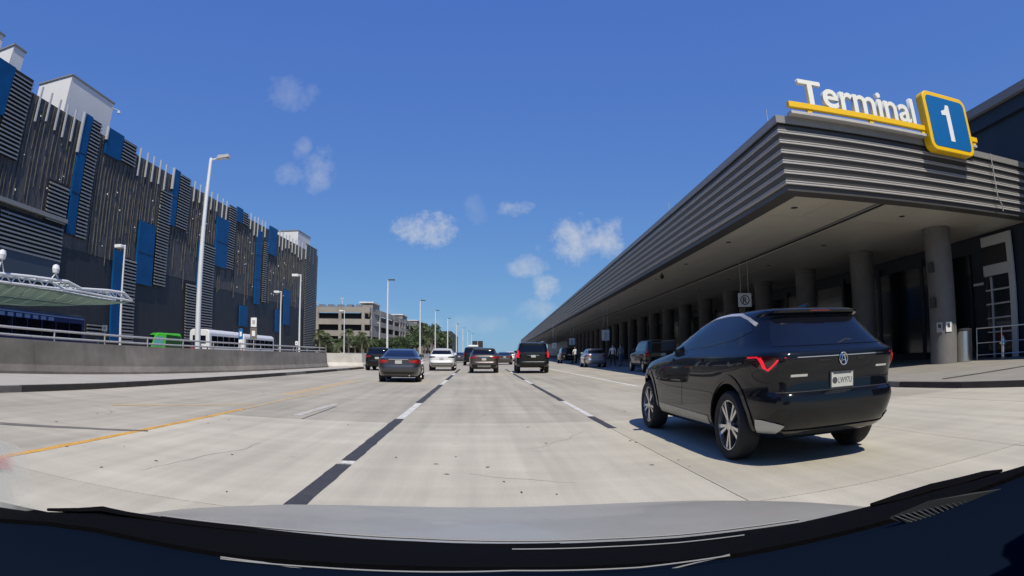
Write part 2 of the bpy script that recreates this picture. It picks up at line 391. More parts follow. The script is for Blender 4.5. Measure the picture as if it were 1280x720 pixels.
# oblique seam in the left lane
vs = [on_z(*p, .004) for p in ((0, 527.5), (0, 530.5), (100, 535.6), (100, 533.6), (185, 539.2), (185, 537.6))]
o = obj('tar_seam', MB().add(vs, [(0, 1, 2, 3), (3, 2, 4, 5)]), MT['kerb'], road); o['label'] = 'dark tar seam slanting up to the yellow line'
vs = [on_z(*p, .004) for p in ((140, 505), (140, 506.5), (320, 505.6), (320, 504.6))]
o = obj('tar_seam', MB().add(vs, [(0, 1, 2, 3)]), MT['worn_yellow'], road); o['label'] = 'brownish seam across the left lane'
# scattered bits of leaf and rubber
sb = MB()
rr = random.Random(5)
for px, py in [(785,487),(605,487),(570,571),(545,580),(610,584),(630,602),(788,551),(795,553),(848,575),(862,583),(642,508),(122,517),(142,515),(258,519),(260,529),(286,525),(105,558),(155,558),(290,568),(195,576),(127,584),(690,514),(660,534),(683,554)] + [(rr.uniform(60, 860), rr.uniform(500, 625)) for _ in range(12)]:
    p = on_z(px, py, .004); a = rr.uniform(0, 3.1); s = rr.uniform(.015, .04)
    c, d = Vector((math.cos(a), math.sin(a), 0)), Vector((-math.sin(a), math.cos(a), 0))
    sb.add([p - c * s, p - d * s * .35 + Vector((0, 0, .004)), p + c * s, p + d * s * .35 + Vector((0, 0, .006))], [(0, 1, 2, 3)])
stuff(obj('road_litter', sb, MT['kerb_dark']), 'small dark leaves and rubber bits scattered on the road')

# hairline cracks wandering over the slabs
for k, (x0_, y0_, ang, ln) in enumerate([(-3.3, 5.0, 1.2, 2.6), (.5, 7.5, .3, 2.2), (3.0, 12.0, 1.9, 3.0), (-6.6, 8.0, .5, 2.4), (-.4, 12.2, .1, 1.8), (6.6, 7.0, 2.2, 3.0), (-6.2, 14.5, 1.4, 3.5), (.9, 5.4, 2.6, 1.2)]):
    x_, y_, vs_, n_ = x0_, y0_, [], 26
    for i in range(n_):
        wdt_ = .0035 * (1 - abs(i / n_ - .5)); vs_ += [(x_ - wdt_ * math.sin(ang), y_ + wdt_ * math.cos(ang), .0032), (x_ + wdt_ * math.sin(ang), y_ - wdt_ * math.cos(ang), .0032)]
        ang += rr.uniform(-.35, .35); x_ += math.cos(ang) * ln / n_; y_ += math.sin(ang) * ln / n_
    o = obj('road_crack', MB().add(vs_, [(2 * i, 2 * i + 1, 2 * i + 3, 2 * i + 2) for i in range(n_ - 1)]), MT['kerb'], road)
# left sidewalk with kerb, barrier and rail
def strip(f0, f1, ys, z0, z1):
    mb = MB()
    for a, b in zip(ys[:-1], ys[1:]):
        mb.hexa([(f0(a), a, z0), (f1(a), a, z0), (f1(b), b, z0), (f0(b), b, z0), (f0(a), a, z1), (f1(a), a, z1), (f1(b), b, z1), (f0(b), b, z1)])
    return mb
def bar_x(y): return float(np.interp(y, [-10, 8, 13, 16.3, 20.9, 28.9, 45.0], [-16.5, -14.8, -14.18, -13.4, -12.6, -11.55, -10.55]))
YS = [-8, -2, 4, 8, 10.5, 13, 16, 20, 24, 29, 35, 40, 45.0]
sw = structure(obj('sidewalk', strip(lambda y: bar_x(y) - .6, lambda y: kerb_x(y) - .16, YS, -.01, .14), MT['walk']))
ke = structure(obj('kerb', MB().b2((-11, -8.2, -.05), (-10.9, -8.1, .1)), MT['kerb_dark']))
ky = -8.0
while ky < 45:
    k2 = min(ky + 3.05, 45.0)
    mb = strip(lambda y: kerb_x(y) - .155, lambda y: kerb_x(y), [ky + .01, k2 - .01], -.018, .15)
    obj('kerb_stone', mb, random.choice([MT['kerb_dark'], MT['kerb_dark'], MT['kerb']]), ke); ky = k2
# rounded kerb end at the barrier nose
obj('kerb_stone', MB().b2((-10.5, 45.02, -.018), (-8.8, 45.18, .15)), MT['kerb'], ke)
bw = empty('barrier_wall', (-13, 15, .15)); tag(bw, 'long grey concrete barrier along the left sidewalk carrying two steel pipes', 'barrier')
def wpart(name, mb, m, par, parent_loc, **k):
    o = obj(name, mb, m, par, **k); o.location = Vector((0, 0, 0)) - Vector(parent_loc); return o
BH = 1.20
def barrier_seg(y0, y1, m, name='barrier_block'):
    ys = [y0 + .01, (y0 + y1) / 2, y1 - .01]; mb = MB()
    prof = [(-.42, 0), (0, 0), (0, .08), (-.10, .28), (-.17, BH - .15), (-.40, BH - .15), (-.42, .3)]
    n = len(prof); vs = []
    for y in ys:
        for dx, z in prof: vs.append((bar_x(y) + dx, y, .141 + z))
    fs = [(k * n + i, k * n + (i + 1) % n, (k + 1) * n + (i + 1) % n, (k + 1) * n + i) for k in range(2) for i in range(n)]
    fs += [tuple(range(n)), tuple(range(2 * n, 3 * n))]
    mb.add(vs, fs); wpart(name, mb, m, bw, bw.location)
yb = -8.0
while yb < 36.9:
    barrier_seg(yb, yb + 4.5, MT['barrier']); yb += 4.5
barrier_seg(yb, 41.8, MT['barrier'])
def rail_pt(y, z): return Vector((bar_x(y) - .30, y, .141 + BH - .15 + z))
for z in (.10, .33):
    wpart('rail_pipe', MB().path([rail_pt(y, z) for y in (-8, -2, 4, 8, 10.5, 13, 16, 20, 24, 29, 35, 41.7)], .038), MT['steel'], bw, bw.location)
for k in range(20):
    y = -7 + k * 2.5; wpart('rail_post', MB().tube(rail_pt(y, -.02), rail_pt(y, .35), .03), MT['steel'], bw, bw.location)
# jersey barrier nose
jl = Vector((-10.6, 45, .141)); jb = empty('jersey_barrier', jl); tag(jb, 'pale sunlit concrete barrier block closing the end of the left wall', 'barrier')
pr = [(-.38, 0), (.38, 0), (.38, .08), (.16, .34), (.10, 1.02), (-.10, 1.02), (-.16, .34), (-.38, .08)]
P0, P1 = Vector((-12.2, 42.2, .141)), Vector((-8.95, 44.9, .141))
d = (P1 - P0).normalized(); nrm = Vector((d.y, -d.x, 0)); ns = len(pr)
mb = MB().add([P + nrm * a + Vector((0, 0, b)) for P in (P0, P1) for a, b in pr], [tuple(range(ns)), tuple(range(ns, 2 * ns))] + [(i, (i + 1) % ns, ns + (i + 1) % ns, ns + i) for i in range(ns)])
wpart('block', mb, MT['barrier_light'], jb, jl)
# far median wall beyond the nose
fw = structure(obj('far_median', MB().hexa([(-20, 47.5, 0.001), (-10.6, 47.5, 0.001), (-8.0 + 3.0, 330, 0.001), (-16, 330, 0.001), (-20, 47.5, .15), (-10.6, 47.5, .15), (-5.0, 330, .15), (-16, 330, .15)]), MT['walk']))
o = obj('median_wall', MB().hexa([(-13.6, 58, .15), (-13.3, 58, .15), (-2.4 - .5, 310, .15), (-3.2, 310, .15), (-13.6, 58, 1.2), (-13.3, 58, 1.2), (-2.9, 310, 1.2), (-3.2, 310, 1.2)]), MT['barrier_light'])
tag(o, 'far low concrete wall running behind the lead cars', 'barrier')

# right: terminal forecourt walk and kerb
def rk(y): return float(np.interp(y, [-10, 2, 6, 8.5, 10.3, 12.5, 15, 300], [17, 14.0, 12.4, 11.75, 11.2, 10.9, 11.0, 11.0 + 285 * PSI]))
RY = [-10, -4, 2, 4, 6, 8.5, 10.3, 12.5, 15, 30, 60, 110, 200, 300]
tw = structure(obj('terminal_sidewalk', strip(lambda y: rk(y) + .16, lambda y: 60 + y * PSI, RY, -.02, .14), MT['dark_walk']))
tk = structure(obj('terminal_kerb', MB().b2((17, -10.2, -.05), (17.1, -10.1, .1)), MT['kerb_dark']))
for a, b in zip([2, 4, 6, 8.5, 10.3, 12.5, 15, 18, 21, 24, 27, 30, 40, 60, 110, 200], [4, 6, 8.5, 10.3, 12.5, 15, 18, 21, 24, 27, 30, 40, 60, 110, 200, 300]):
    obj('kerb_stone', strip(lambda y: rk(y), lambda y: rk(y) + .155, [a + .01, b - .01], -.018, .15), MT['kerb_dark'] if a < 12 else MT['kerb'], tk)
vs = [on_z(*p, .1435) for p in ((1178, 473), (1178, 474.2), (1280, 458.2), (1280, 457))]
o = obj('walk_joint', MB().add(vs, [(0, 1, 2, 3)]), MT['kerb_dark'], tw)

# ================================================================ TERMINAL BUILDING
TC = Vector((9.41, 15.69, 0)); ED = Vector((math.sin(R_(2.53)), math.cos(R_(2.53)), 0)); EX = Vector((1, 0, 0))
TL = 300.0; TW = 14.0; SZ = 6.0; FT = 8.41
def T(u, v, z): return TC + EX * u + ED * v + Vector((0, 0, z))
term = empty('terminal_building', TC); tag(term, 'long airport terminal with ribbed grey canopy on round columns at right', 'building')
def tpart(name, mb, m, parent=None, **k): return wpart(name, mb, m, term, TC, **k) if parent is None else obj(name, mb, m, parent, **k)
def tbox(mb, u0, u1, v0, v1, z0, z1): return mb.hexa([T(u0, v0, z0), T(u1, v0, z0), T(u1, v1, z0), T(u0, v1, z0), T(u0, v0, z1), T(u1, v0, z1), T(u1, v1, z1), T(u0, v1, z1)])
lean = lambda z: -.19 * (z - SZ) / (FT - SZ)
# profile pieces, mitred round the corner: front run + side run
def run(name, prof, m):
    """prof: list of (outward, z) closed polygon; sweeps along front (to +u) and along the side (to +v)"""
    n = len(prof)
    for which in ('front', 'side'):
        vs = []
        for k in (0, 1):
            for d, z in prof:
                q = lean(z) - d
                if which == 'front': vs.append(T(q if k == 0 else TW, q, z))
                else: vs.append(T(q, q if k == 0 else TL, z))
        mb = MB().add(vs, [tuple(range(n)), tuple(range(n, 2 * n))] + [(i, (i + 1) % n, n + (i + 1) % n, n + i) for i in range(n)])
        o = tpart(name, mb, m)
run('fascia_backing', [(-.30, SZ + .02), (-.02, SZ + .02), (-.02, FT - .25), (-.30, FT - .25)], MT['fascia'])
run('fascia_foot', [(-.6, SZ - .001), (.0, SZ - .001), (.0, SZ + .16), (-.6, SZ + .16)], MT['fascia'])
pitch = .325; z0 = SZ + .20
for k in range(6):
    zb = z0 + k * pitch
    run('fascia_rib', [(-.015, zb), (.085, zb), (.085, zb + .042), (.03, zb + .055), (.03, zb + .075), (.07, zb + .085), (.07, zb + .112), (-.015, zb + .14)], MT['fascia_lip'])
    if k < 5: run('fascia_channel', [(-.018, zb + .145), (.0, zb + .145), (.035, zb + pitch - .005), (-.018, zb + pitch - .005)], MT['fascia'])
run('fascia_cap', [(-.5, FT - .24), (.06, FT - .24), (.06, FT), (-.5, FT)], MT['cap'])
run('shadow_line', [(-.25, FT - .30), (.0, FT - .30), (.0, FT - .242), (-.25, FT - .242)], MT['shadow_gap'])
# roof deck of the canopy
tpart('canopy_roof', tbox(MB(), .5, TW, .5, TL, FT - .35, FT - .12), MT['grey_trim'])
# soffit panels with a service slot
SL = 4.15
edges_u = [.35, 2.25, SL, SL + .55, SL + 2.6, SL + 5.0, 11.4, TW]
vv = [.35, 3.3] + [3.3 + 6.6 * k for k in range(1, 8)] + [60, 80, 110, 150, 200, 250, TL - .3]
for a, b in zip(vv[:-1], vv[1:]):
    for i, (p, q) in enumerate(zip(edges_u[:-1], edges_u[1:])):
        if i == 2: continue
        tpart('soffit_panel', tbox(MB(), p + .012, q - .012, a + .012, b - .012, SZ + .0, SZ + .05), MT['soffit'])
tpart('soffit_void', tbox(MB(), .3, TW, .3, TL - .2, SZ + .16, SZ + .2), MT['shadow_gap'])
tpart('service_track', tbox(MB(), SL + .2, SL + .34, .4, TL - .3, SZ + .03, SZ + .12), MT['grey_trim'])
for v in (2.0, 8.6, 15.2, 21.8, 28.4, 35.0):
    for u in (1.3, 6.6):
        p_ = T(u, v, SZ - .012); tpart('downlight', MB().lathe([(.02, 0), (.13, 0), (.13, .01), (.02, .011)], 16, None, p_), MT['shadow_gap'])
# columns
col_me = MB().lathe([(.66, 0), (.66, 5.60), (.70, 5.62), (.70, SZ - .152)], 28).mesh('column', True)
col_v = [3.5 + 6.6 * k for k in range(24)]
for k, v in enumerate(col_v):
    p = T(10.05, v, .141); o = obj('column', col_me, MT['column'], term); o.location = p - TC
    if k == 0:
        for (dz, h, w, m) in ((1.55, .42, .30, 'sign_white'),):
            for ang, mm in ((-112, 'sign_white'), (-150, 'sign_grey')):
                a = R_(ang); c = Vector((math.cos(a), math.sin(a), 0)); q = Matrix.Rotation(a, 3, 'Z')
                b = MB().box(c * .675 + Vector((0, 0, dz)), (.02, w, h), q); pl = obj('column_notice', b, MT[mm], o)
                b = MB().box(c * .688 + Vector((0, 0, dz + .05)), (.006, .14, .16), q); obj('notice_mark', b, MT['plate_ink'], o)
        for dz in (2.6, 4.1):
            a = R_(-172); c = Vector((math.cos(a), math.sin(a), 0)); obj('column_bracket', MB().box(c * .7 + Vector((0, 0, dz)), (.18, .3, .42), Matrix.Rotation(a, 3, 'Z')), MT['dark_head'], o)
# wall behind the columns: plinth, glazing bays with mullions
WU = 13.9
tpart('back_wall', tbox(MB(), WU + .25, WU + 22, -30, TL, .141, 11.55), MT['navy_wall'])
tpart('upper_eave', tbox(MB(), WU - .25, WU + 22.3, -30.3, TL, 11.56, 11.95), MT['grey_trim'])
tpart('eave_band', tbox(MB(), WU + .02, WU + .24, -30, TL, 10.9, 11.55), MT['navy_wall'])
for k in range(26):
    v = 5.0 + 4.4 * k
    tpart('window_bay', tbox(MB(), WU + .10, WU + .245, v, v + 4.1, .5, 5.2), MT['glass_dark'])
    tpart('mullion', tbox(MB(), WU + .05, WU + .245, v + 4.12, v + 4.38, .145, 5.6), MT['navy_wall'])
# tall framed glass door at the right edge
DV0, DV1 = .05, 2.3
ys_ = sorted((on_x(1237, 440, 23.6).y, on_x(1275, 440, 23.6).y))
dv0, dv1 = (ys_[0] - TC.y), (ys_[1] - TC.y)
door = tpart('entrance_glazing', tbox(MB(), WU + .06, WU + .24, dv0, dv1, .15, 5.75), MT['glass_dark'])
fb = MB()
tbox(fb, WU - .08, WU + .05, dv0 - .05, dv0 + .32, .15, 5.8); tbox(fb, WU - .08, WU + .05, dv0 + .33, dv1, 5.35, 5.8); tbox(fb, WU - .08, WU + .05, dv0 + .33, dv1, 3.95, 4.45)
o = tpart('door_frame', fb, MT['frame'])
for z in (1.3, 1.95, 2.6, 3.25):
    tpart('door_bar', tbox(MB(), WU - .03, WU + .05, dv0 + .33, dv1 - .02, z, z + .07), MT['frame'])
tpart('door_bar', tbox(MB(), WU - .05, WU + .05, dv1 - .5, dv1 - .42, .15, 3.9), MT['frame'])
tpart('door_number', tbox(MB(), WU - .02, WU + .05, dv1 + .15, dv1 + .9, 3.6, 3.72), MT['frame'])
# conduit on the fascia front
pts = [on_y(1238, 192, 15.3), on_y(1243, 222, 15.36), on_y(1247, 245, 15.4), on_y(1253, 257, 15.4), on_y(1254, 264, 15.42)]
tpart('conduit', MB().path(pts, .028), MT['steel'])
# lightning rods and a camera dome under the canopy
for px in ((955, 130, 147), (864, 220, 236)):
    v = 1.0 if px[0] > 900 else 14
    tpart('lightning_rod', MB().tube(T(.1, v, FT), T(.1, v, FT + .75), .012), MT['steel'])
cdm = T(.9, 19.0, SZ - .22); tpart('camera_dome', MB().lathe([(.02, .22), (.05, .2), (.05, .1), (.13, .08), (.13, -.02), (.08, -.12), (.02, -.15)], 14, None, cdm), MT['black'])

# ------------------------------------------------ Terminal 1 sign
SYF = 15.15
sl = on_y(1075, 160, SYF); sl.z = FT
sign = empty('terminal_sign', sl); tag(sign, 'yellow and blue Terminal 1 rooftop sign with pale letters on a yellow beam', 'sign')
def spart(n, mb, m, **k): return wpart(n, mb, m, sign, sl, **k)
b0, b1 = on_y(986, 131, SYF), on_y(1222, 179, SYF)
bz = (b0.z + b1.z) / 2
zb0, zb1 = b0.z, on_y(1150, 158, SYF).z
bz = FT + .22
spart('beam', MB().b2((b0.x, SYF - .02, bz), (b1.x, SYF + .16, bz + .20)), MT['yellow'], bevel=.015)
for px in (1013, 1088, 1150, 1210):
    x = on_y(px, 140, SYF).x
    spart('beam_post', MB().b2((x - .09, SYF + .02, FT + .10), (x + .09, SYF + .12, bz - .002)), MT['yellow'])
spart('base_rail', MB().b2((b0.x + .05, SYF - .02, FT + .004), (b1.x - .1, SYF + .3, FT + .098)), MT['fascia_lip'])
x0, x1 = on_y(998, 110, SYF).x, on_y(1145, 150, SYF).x
word = 'Terminal'; H_L = 1.30
full = text_mesh('word', word, H_L, .16, .022); fx0, fx1 = xr(full); kx = (x1 - x0) / (fx1 - fx0)
for i, ch in enumerate(word):
    pre = text_mesh('pre', word[:i + 1], H_L, .16, .022); px1 = xr(pre)[1]
    me = text_mesh('letter', ch, H_L, .16, .022); l0, l1 = xr(me)
    o = obj('letter', me, MT['letter'], sign); o.scale = (kx, .93 if ch == 'T' else 1.06, 1)
    o.rotation_euler = (R_(90), 0, 0)
    o.location = Vector((x0 + (px1 - l1 - fx0) * kx, SYF + .06, bz + .212)) - sl
    o['label'] = 'pale letter %s' % ch
    bpy.data.meshes.remove(pre)
# number box
NY = 14.95
cs = [on_y(1150, 112, NY), on_y(1203, 131, NY), on_y(1219, 194, NY), on_y(1167, 184, NY)]
nx0, nx1 = on_y(1159, 150, NY).x, on_y(1212, 160, NY).x
nz1, nz0 = on_y(1176, 118, NY).z, on_y(1192, 191, NY).z
def rrect(x0, x1, z0, z1, r, y, n=6):
    pts = []
    for cx, cz, a0 in ((x1 - r, z1 - r, 0), (x0 + r, z1 - r, 90), (x0 + r, z0 + r, 180), (x1 - r, z0 + r, 270)):
        for k in range(n + 1): a = R_(a0 + 90 * k / n); pts.append(Vector((cx + r * math.cos(a), y, cz + r * math.sin(a))))
    return pts
nb = spart('number_box', MB().prism(rrect(nx0, nx1, nz0, nz1, .34, NY), (0, .42, 0)), MT['yellow'], bevel=.03)
w = .17
face = obj('number_face', MB().prism(rrect(nx0 + w, nx1 - w, nz0 + w, nz1 - w, .2, NY - .012), (0, .01, 0)), MT['sign_blue'], nb)
cx, cz, hh = (nx0 + nx1) / 2, (nz0 + nz1) / 2, (nz1 - nz0) * .31
np_ = [(.19, -1), (.19, 1), (-.06, 1), (-.20, .72), (-.52, .60), (-.52, .38), (-.16, .42), (-.16, -1)]
obj('numeral', MB().prism([Vector((cx + x * hh, NY - .014, cz + z * hh)) for x, z in np_], (0, -.014, 0)), MT['sign_white'], nb)

# ------------------------------------------------ hanging signs under the canopy
def hang_sign(px, py, w, h, v, label, mark, u=None):
    y = TC.y + v * ED.y; c = on_y(px, py, y)
    e = empty('hanging_sign', c); tag(e, label, 'sign', 'white kerbside signs hanging under the canopy')
    obj('sign_panel', MB().box((0, 0, 0), (w, .05, h)), MT['sign_white'], e)
    zt = SZ - c.z
    for sx in (-.3, .3): obj('hanger', MB().tube((sx * w, 0, h / 2 + .002), (sx * w, 0, zt - .003), .015, n=6), MT['steel'], e)
    if mark == 'R':
        ring = MB(); n = 28
        vs = []
        for k in range(n):
            a = 2 * math.pi * k / n
            for r in (.36, .29): vs.append((r * w * math.cos(a), -.030, r * h * math.sin(a)))
        ring.add(vs, [(2 * k, 2 * k + 1, (2 * k + 3) % (2 * n), (2 * k + 2) % (2 * n)) for k in range(n)])
        obj('circle_mark', ring, MT['plate_ink'], e)
        me = text_mesh('letter_mark', 'R', .62 * h, .004, .01); a0, a1 = xr(me)
        o = obj('letter_mark', me, MT['plate_ink'], e); o.rotation_euler = (R_(90), 0, 0); o.location = (-(a0 + a1) / 2, -.031, -.22 * h)
    else:
        for dz, ww in ((.22, .3), (.05, .42), (-.12, .30), (-.28, .36)):
            obj('print_line', MB().box((0, -.028, dz * h), (ww * w, .006, .10 * h)), MT['sign_grey'], e)
hang_sign(931, 375, .78, .72, 13.0, 'white square sign with a circled letter R above the black SUV', 'R')
hang_sign(757, 419, .70, .98, 38.0, 'tall white sign above people by the silver SUV', 'x')
hang_sign(715, 427, .72, .85, 58.0, 'small white sign between the black van and silver SUV', 'x')
hang_sign(693, 432, .72, .85, 78.0, 'tiny far white sign just right of the black van', 'x')

# ------------------------------------------------ things by the terminal wall
p = on_z(1205, 452, .141)
e = empty('trash_bin', p); tag(e, 'brushed stainless bin beside the near column', 'bin')
obj('drum', MB().lathe([(.40, 0), (.42, .02), (.42, 1.32), (.40, 1.34)], 28).mesh('drum', True), MT['stainless'], e)
obj('lid', MB().lathe([(.43, 1.342), (.43, 1.40), (.30, 1.44), (.14, 1.45)], 28).mesh('lid', True), MT['dark_head'], e)
ra, rb = p + Vector((.9, -.1, 0)), p + Vector((3.6, -4.6, 0))
e = empty('guard_rail', ra); tag(e, 'stainless pipe guard rail in front of the glass entrance', 'railing')
for z in (1.40, .75, .22): obj('rail_pipe', MB().tube(Vector((0, 0, z)), rb - ra + Vector((0, 0, z)), .035 if z > 1 else .022), MT['stainless'], e)
for k in range(5):
    q = (rb - ra) * (k / 4); obj('rail_post', MB().tube(q + Vector((0, 0, 0)), q + Vector((0, 0, 1.40)), .032), MT['stainless'], e)
q = on_z(1254, 447.5, .141)
e = empty('standpipe', q); tag(e, 'short chrome standpipe standing behind the guard rail', 'standpipe')
obj('pipe', MB().lathe([(.16, 0), (.16, .05), (.10, .06), (.10, .55), (.14, .6), (.14, .8), (.08, .92), (.05, 1.0)], 14).mesh('pipe', True), MT['chrome'], e)
for s in (-1, 1): obj('outlet', MB().tube((s * .12, 0, .7), (s * .26, -.05, .7), .06), MT['chrome'], e)

# ================================================================ LEFT PARKING GARAGE WITH METAL SCREEN
FD = Vector((math.sin(R_(2.55)), math.cos(R_(2.55)), 0)); FN = Vector((FD.y, -FD.x, 0))
FP0 = Vector((-34.0 * 1.1, 31.1, 0))
def facade(px, py, off=0.0):                 # pixel -> (s along, z) on the screen plane
    d = ray(px, py); t = (FP0 + FN * off - O).dot(FN) / d.dot(FN); p = O + d * t
    return (p - FP0).dot(FD), p.z
def F(s, d, z): return FP0 + FD * s + FN * d + Vector((0, 0, z))
gar = empty('screened_garage', FP0); tag(gar, 'tall parking garage wrapped in dark metal mesh with blue panels and louvers', 'building')
def gpart(n, mb, m, **k): return wpart(n, mb, m, gar, FP0, **k)
def fbox(mb, s0, s1, d0, d1, z0, z1): return mb.hexa([F(s0, d0, z0), F(s1, d0, z0), F(s1, d1, z0), F(s0, d1, z0), F(s0, d0, z1), F(s1, d0, z1), F(s1, d1, z1), F(s0, d1, z1)])
S0, S1 = -60.0, facade(395, 400)[0]
ZT = 21.0
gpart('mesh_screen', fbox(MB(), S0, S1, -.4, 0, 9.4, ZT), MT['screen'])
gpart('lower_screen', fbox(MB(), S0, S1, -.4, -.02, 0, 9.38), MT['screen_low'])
gpart('core', fbox(MB(), S0, S1 - 1, -40, -.6, 0, 19.6), MT['garage_dark'])
def quad(tl, tr, bl, br):
    a = [facade(*p) for p in (tl, tr, bl, br)]
    return (a[0][0] + a[2][0]) / 2, (a[1][0] + a[3][0]) / 2, (a[2][1] + a[3][1]) / 2, (a[0][1] + a[1][1]) / 2
blues = [((-22, 62), (18, 84), (-40, 126), (3, 144)), ((105, 142), (116, 148), (80, 291), (89, 294)), ((133, 158), (152, 171), (130, 192), (149, 203)),
         ((217, 211), (225, 216), (208, 280), (215, 283)), ((173, 276), (193, 283), (167, 355), (187, 357)), ((140, 312), (152, 316), (137, 428), (149, 428)),
         ((269, 270), (284, 276), (267, 334), (282, 335)), ((295, 258), (302, 262), (294, 277), (301, 279)), ((320, 287), (326, 290), (317, 380), (323, 381)),
         ((336, 282), (345, 287), (334, 318), (344, 320)), ((298, 382), (308, 383), (298, 408), (307, 408)), ((354, 362), (361, 363), (353, 406), (360, 406)),
         ((343, 387), (347, 387), (343, 415), (347, 415)), ((246, 300), (250, 302), (244, 412), (248, 412))]
for k, b in enumerate(blues):
    s0, s1, z0_, z1_ = quad(*b)
    bp = gpart('blue_panel', fbox(MB(), s0, s1, .06, .30, z0_, z1_), MT['blue'])
    n = max(1, int((z1_ - z0_) / 3.1))
    for i in range(1, n):
        z = z0_ + (z1_ - z0_) * i / n
        o = obj('panel_joint', fbox(MB(), s0 + .02, s1 - .02, .301, .33, z - .03, z + .03), MT['black'], bp); o.location = (0, 0, 0)
    if k in (1, 2, 3): gpart('edge_post', fbox(MB(), s0 - .2, s0 - .02, .1, .4, z0_ + (z1_ - z0_) * .7 - .5, z1_ + .05), MT['fin_tip'])
# louver banks: (corners, pitch)
banks = [((19, 86), (42, 101), (-8, 188), (18, 203)), ((117, 149), (129, 157), (90, 296), (102, 299)), ((60, 224), (84, 232), (56, 274), (80, 284)),
         ((0, 255), (76, 284), (-6, 307), (74, 331)), ((153, 172), (170, 183), (150, 203), (167, 209)), ((226, 217), (238, 225), (217, 283), (231, 289)),
         ((199, 235), (213, 242), (192, 356), (205, 360)), ((153, 322), (168, 325), (150, 428), (165, 428)), ((285, 255), (293, 259), (283, 336), (291, 338)),
         ((252, 304), (267, 306), (250, 418), (263, 418)), ((303, 264), (310, 268), (302, 280), (309, 283)), ((231, 352), (243, 353), (230, 428), (242, 428)),
         ((381, 304), (394, 310), (380, 436), (394, 436)), ((108, 404), (128, 405), (107, 418), (127, 418)), ((329, 300), (333, 302), (327, 378), (331, 379))]
nsl = 0; far_sl = MB()
unit_cache = {}
for b in banks:
    s0, s1, z0_, z1_ = quad(*b)
    bk = gpart('louver_bank', fbox(MB(), s0, s1, .02, .08, z0_, z1_), MT['shadow_gap'])
    wdt = s1 - s0; n = int((z1_ - z0_) / .34)
    key = round(wdt, 2); cen = F((s0 + s1) / 2, .2, 0)
    if key not in unit_cache:
        a = FD * (wdt / 2); nn = FN * .11; h = Vector((0, 0, .065)); t = Vector((0, 0, .05))
        unit_cache[key] = MB().hexa([-a - nn - h + t, a - nn - h + t, a + nn - h - t, -a + nn - h - t, -a - nn + h + t, a - nn + h + t, a + nn + h - t, -a + nn + h - t]).mesh('slat')
    for i in range(n):
        z = z0_ + .17 + i * .34
        if nsl < 300:
            o = obj('slat', unit_cache[key], MT['slat'], bk); o.location = cen + Vector((0, 0, z)); nsl += 1
        else: fbox(far_sl, s0, s1, .09, .31, z - .065, z + .065)
o = gpart('far_slats', far_sl, MT['slat']); o['kind'] = 'stuff'
# vertical fins (each a part) and pale fin tips above the screen
fin_me = {}
def fin(s, z0_, z1_, m, d0=.02, w=.04, name='fin'):
    gpart(name, fbox(MB(), s - w / 2, s + w / 2, d0, d0 + (.10 if name == 'fin' else .18), z0_, z1_), m)
rf = random.Random(11)
occ = [quad(*b) for b in blues + banks]
s = facade(0, 300)[0] - 6; cnt = 0
while s < S1 - 1 and cnt < 260:
    zt, zb = ZT - .1, 9.6 + rf.uniform(-2, 5)
    for (a, b_, c, d_) in occ:
        if a - .15 < s < b_ + .15:
            if d_ > 15: zt = min(zt, c - .1)
            else: zb = max(zb, d_ + .1)
    if zt - zb > 1.2:
        if rf.random() < .35 and zt - zb > 6:
            mid = zb + (zt - zb) * rf.uniform(.35, .7); fin(s, mid + .3, zt, MT['fin']); fin(s + .1, zb, mid - .3, MT['fin'])
        else: fin(s, zb, zt, MT['fin'])
        cnt += 1
    s += rf.uniform(.42, .8) if s < 45 else rf.uniform(.6, 1.1)
for px, py in [(52, 112), (63, 122), (75, 126), (85, 130), (95, 136), (175, 189), (184, 194), (192, 197), (200, 204), (207, 209), (243, 229), (250, 233), (256, 238), (264, 243), (271, 247), (278, 251), (283, 253),
               (313, 271), (318, 273), (322, 276), (327, 279), (331, 281), (349, 290), (353, 292), (357, 294), (361, 297), (365, 299), (369, 300), (373, 302), (377, 304), (382, 306), (387, 308), (391, 310)]:
    s_, z_ = facade(px, py); z_ = 21.95
    fin(s_, z_ - 3.0 + rf.uniform(-.4, .6), z_ - rf.uniform(0, .3), MT['fin_tip'], .06, .16, 'fin_tip')
glint_clips = MB()  # sun glints on the screen, put in as small white clips
for k in range(80):
    s_ = rf.uniform(-6, S1 - 2); z_ = rf.uniform(10, 20.5); fbox(glint_clips, s_ - .04, s_ + .04, .1, .18, z_, z_ + rf.uniform(.06, .18))
o = gpart('glint_clip', glint_clips, MT['sign_white']); o['kind'] = 'stuff'
# ledge and glass band lower left
s0, z_ = facade(0, 251); s1, z2 = facade(80, 281); zl = (z_ + z2) / 2
gpart('ledge', fbox(MB(), S0, s1, .02, .5, zl, zl + .35), MT['grey_trim'])
a, b_ = facade(0, 316), facade(72, 342); gpart('glass_band', fbox(MB(), S0, b_[0], .02, .2, b_[1] - .9, b_[1] + 1.2), mat('pale_band', (.05, .065, .085), .3))
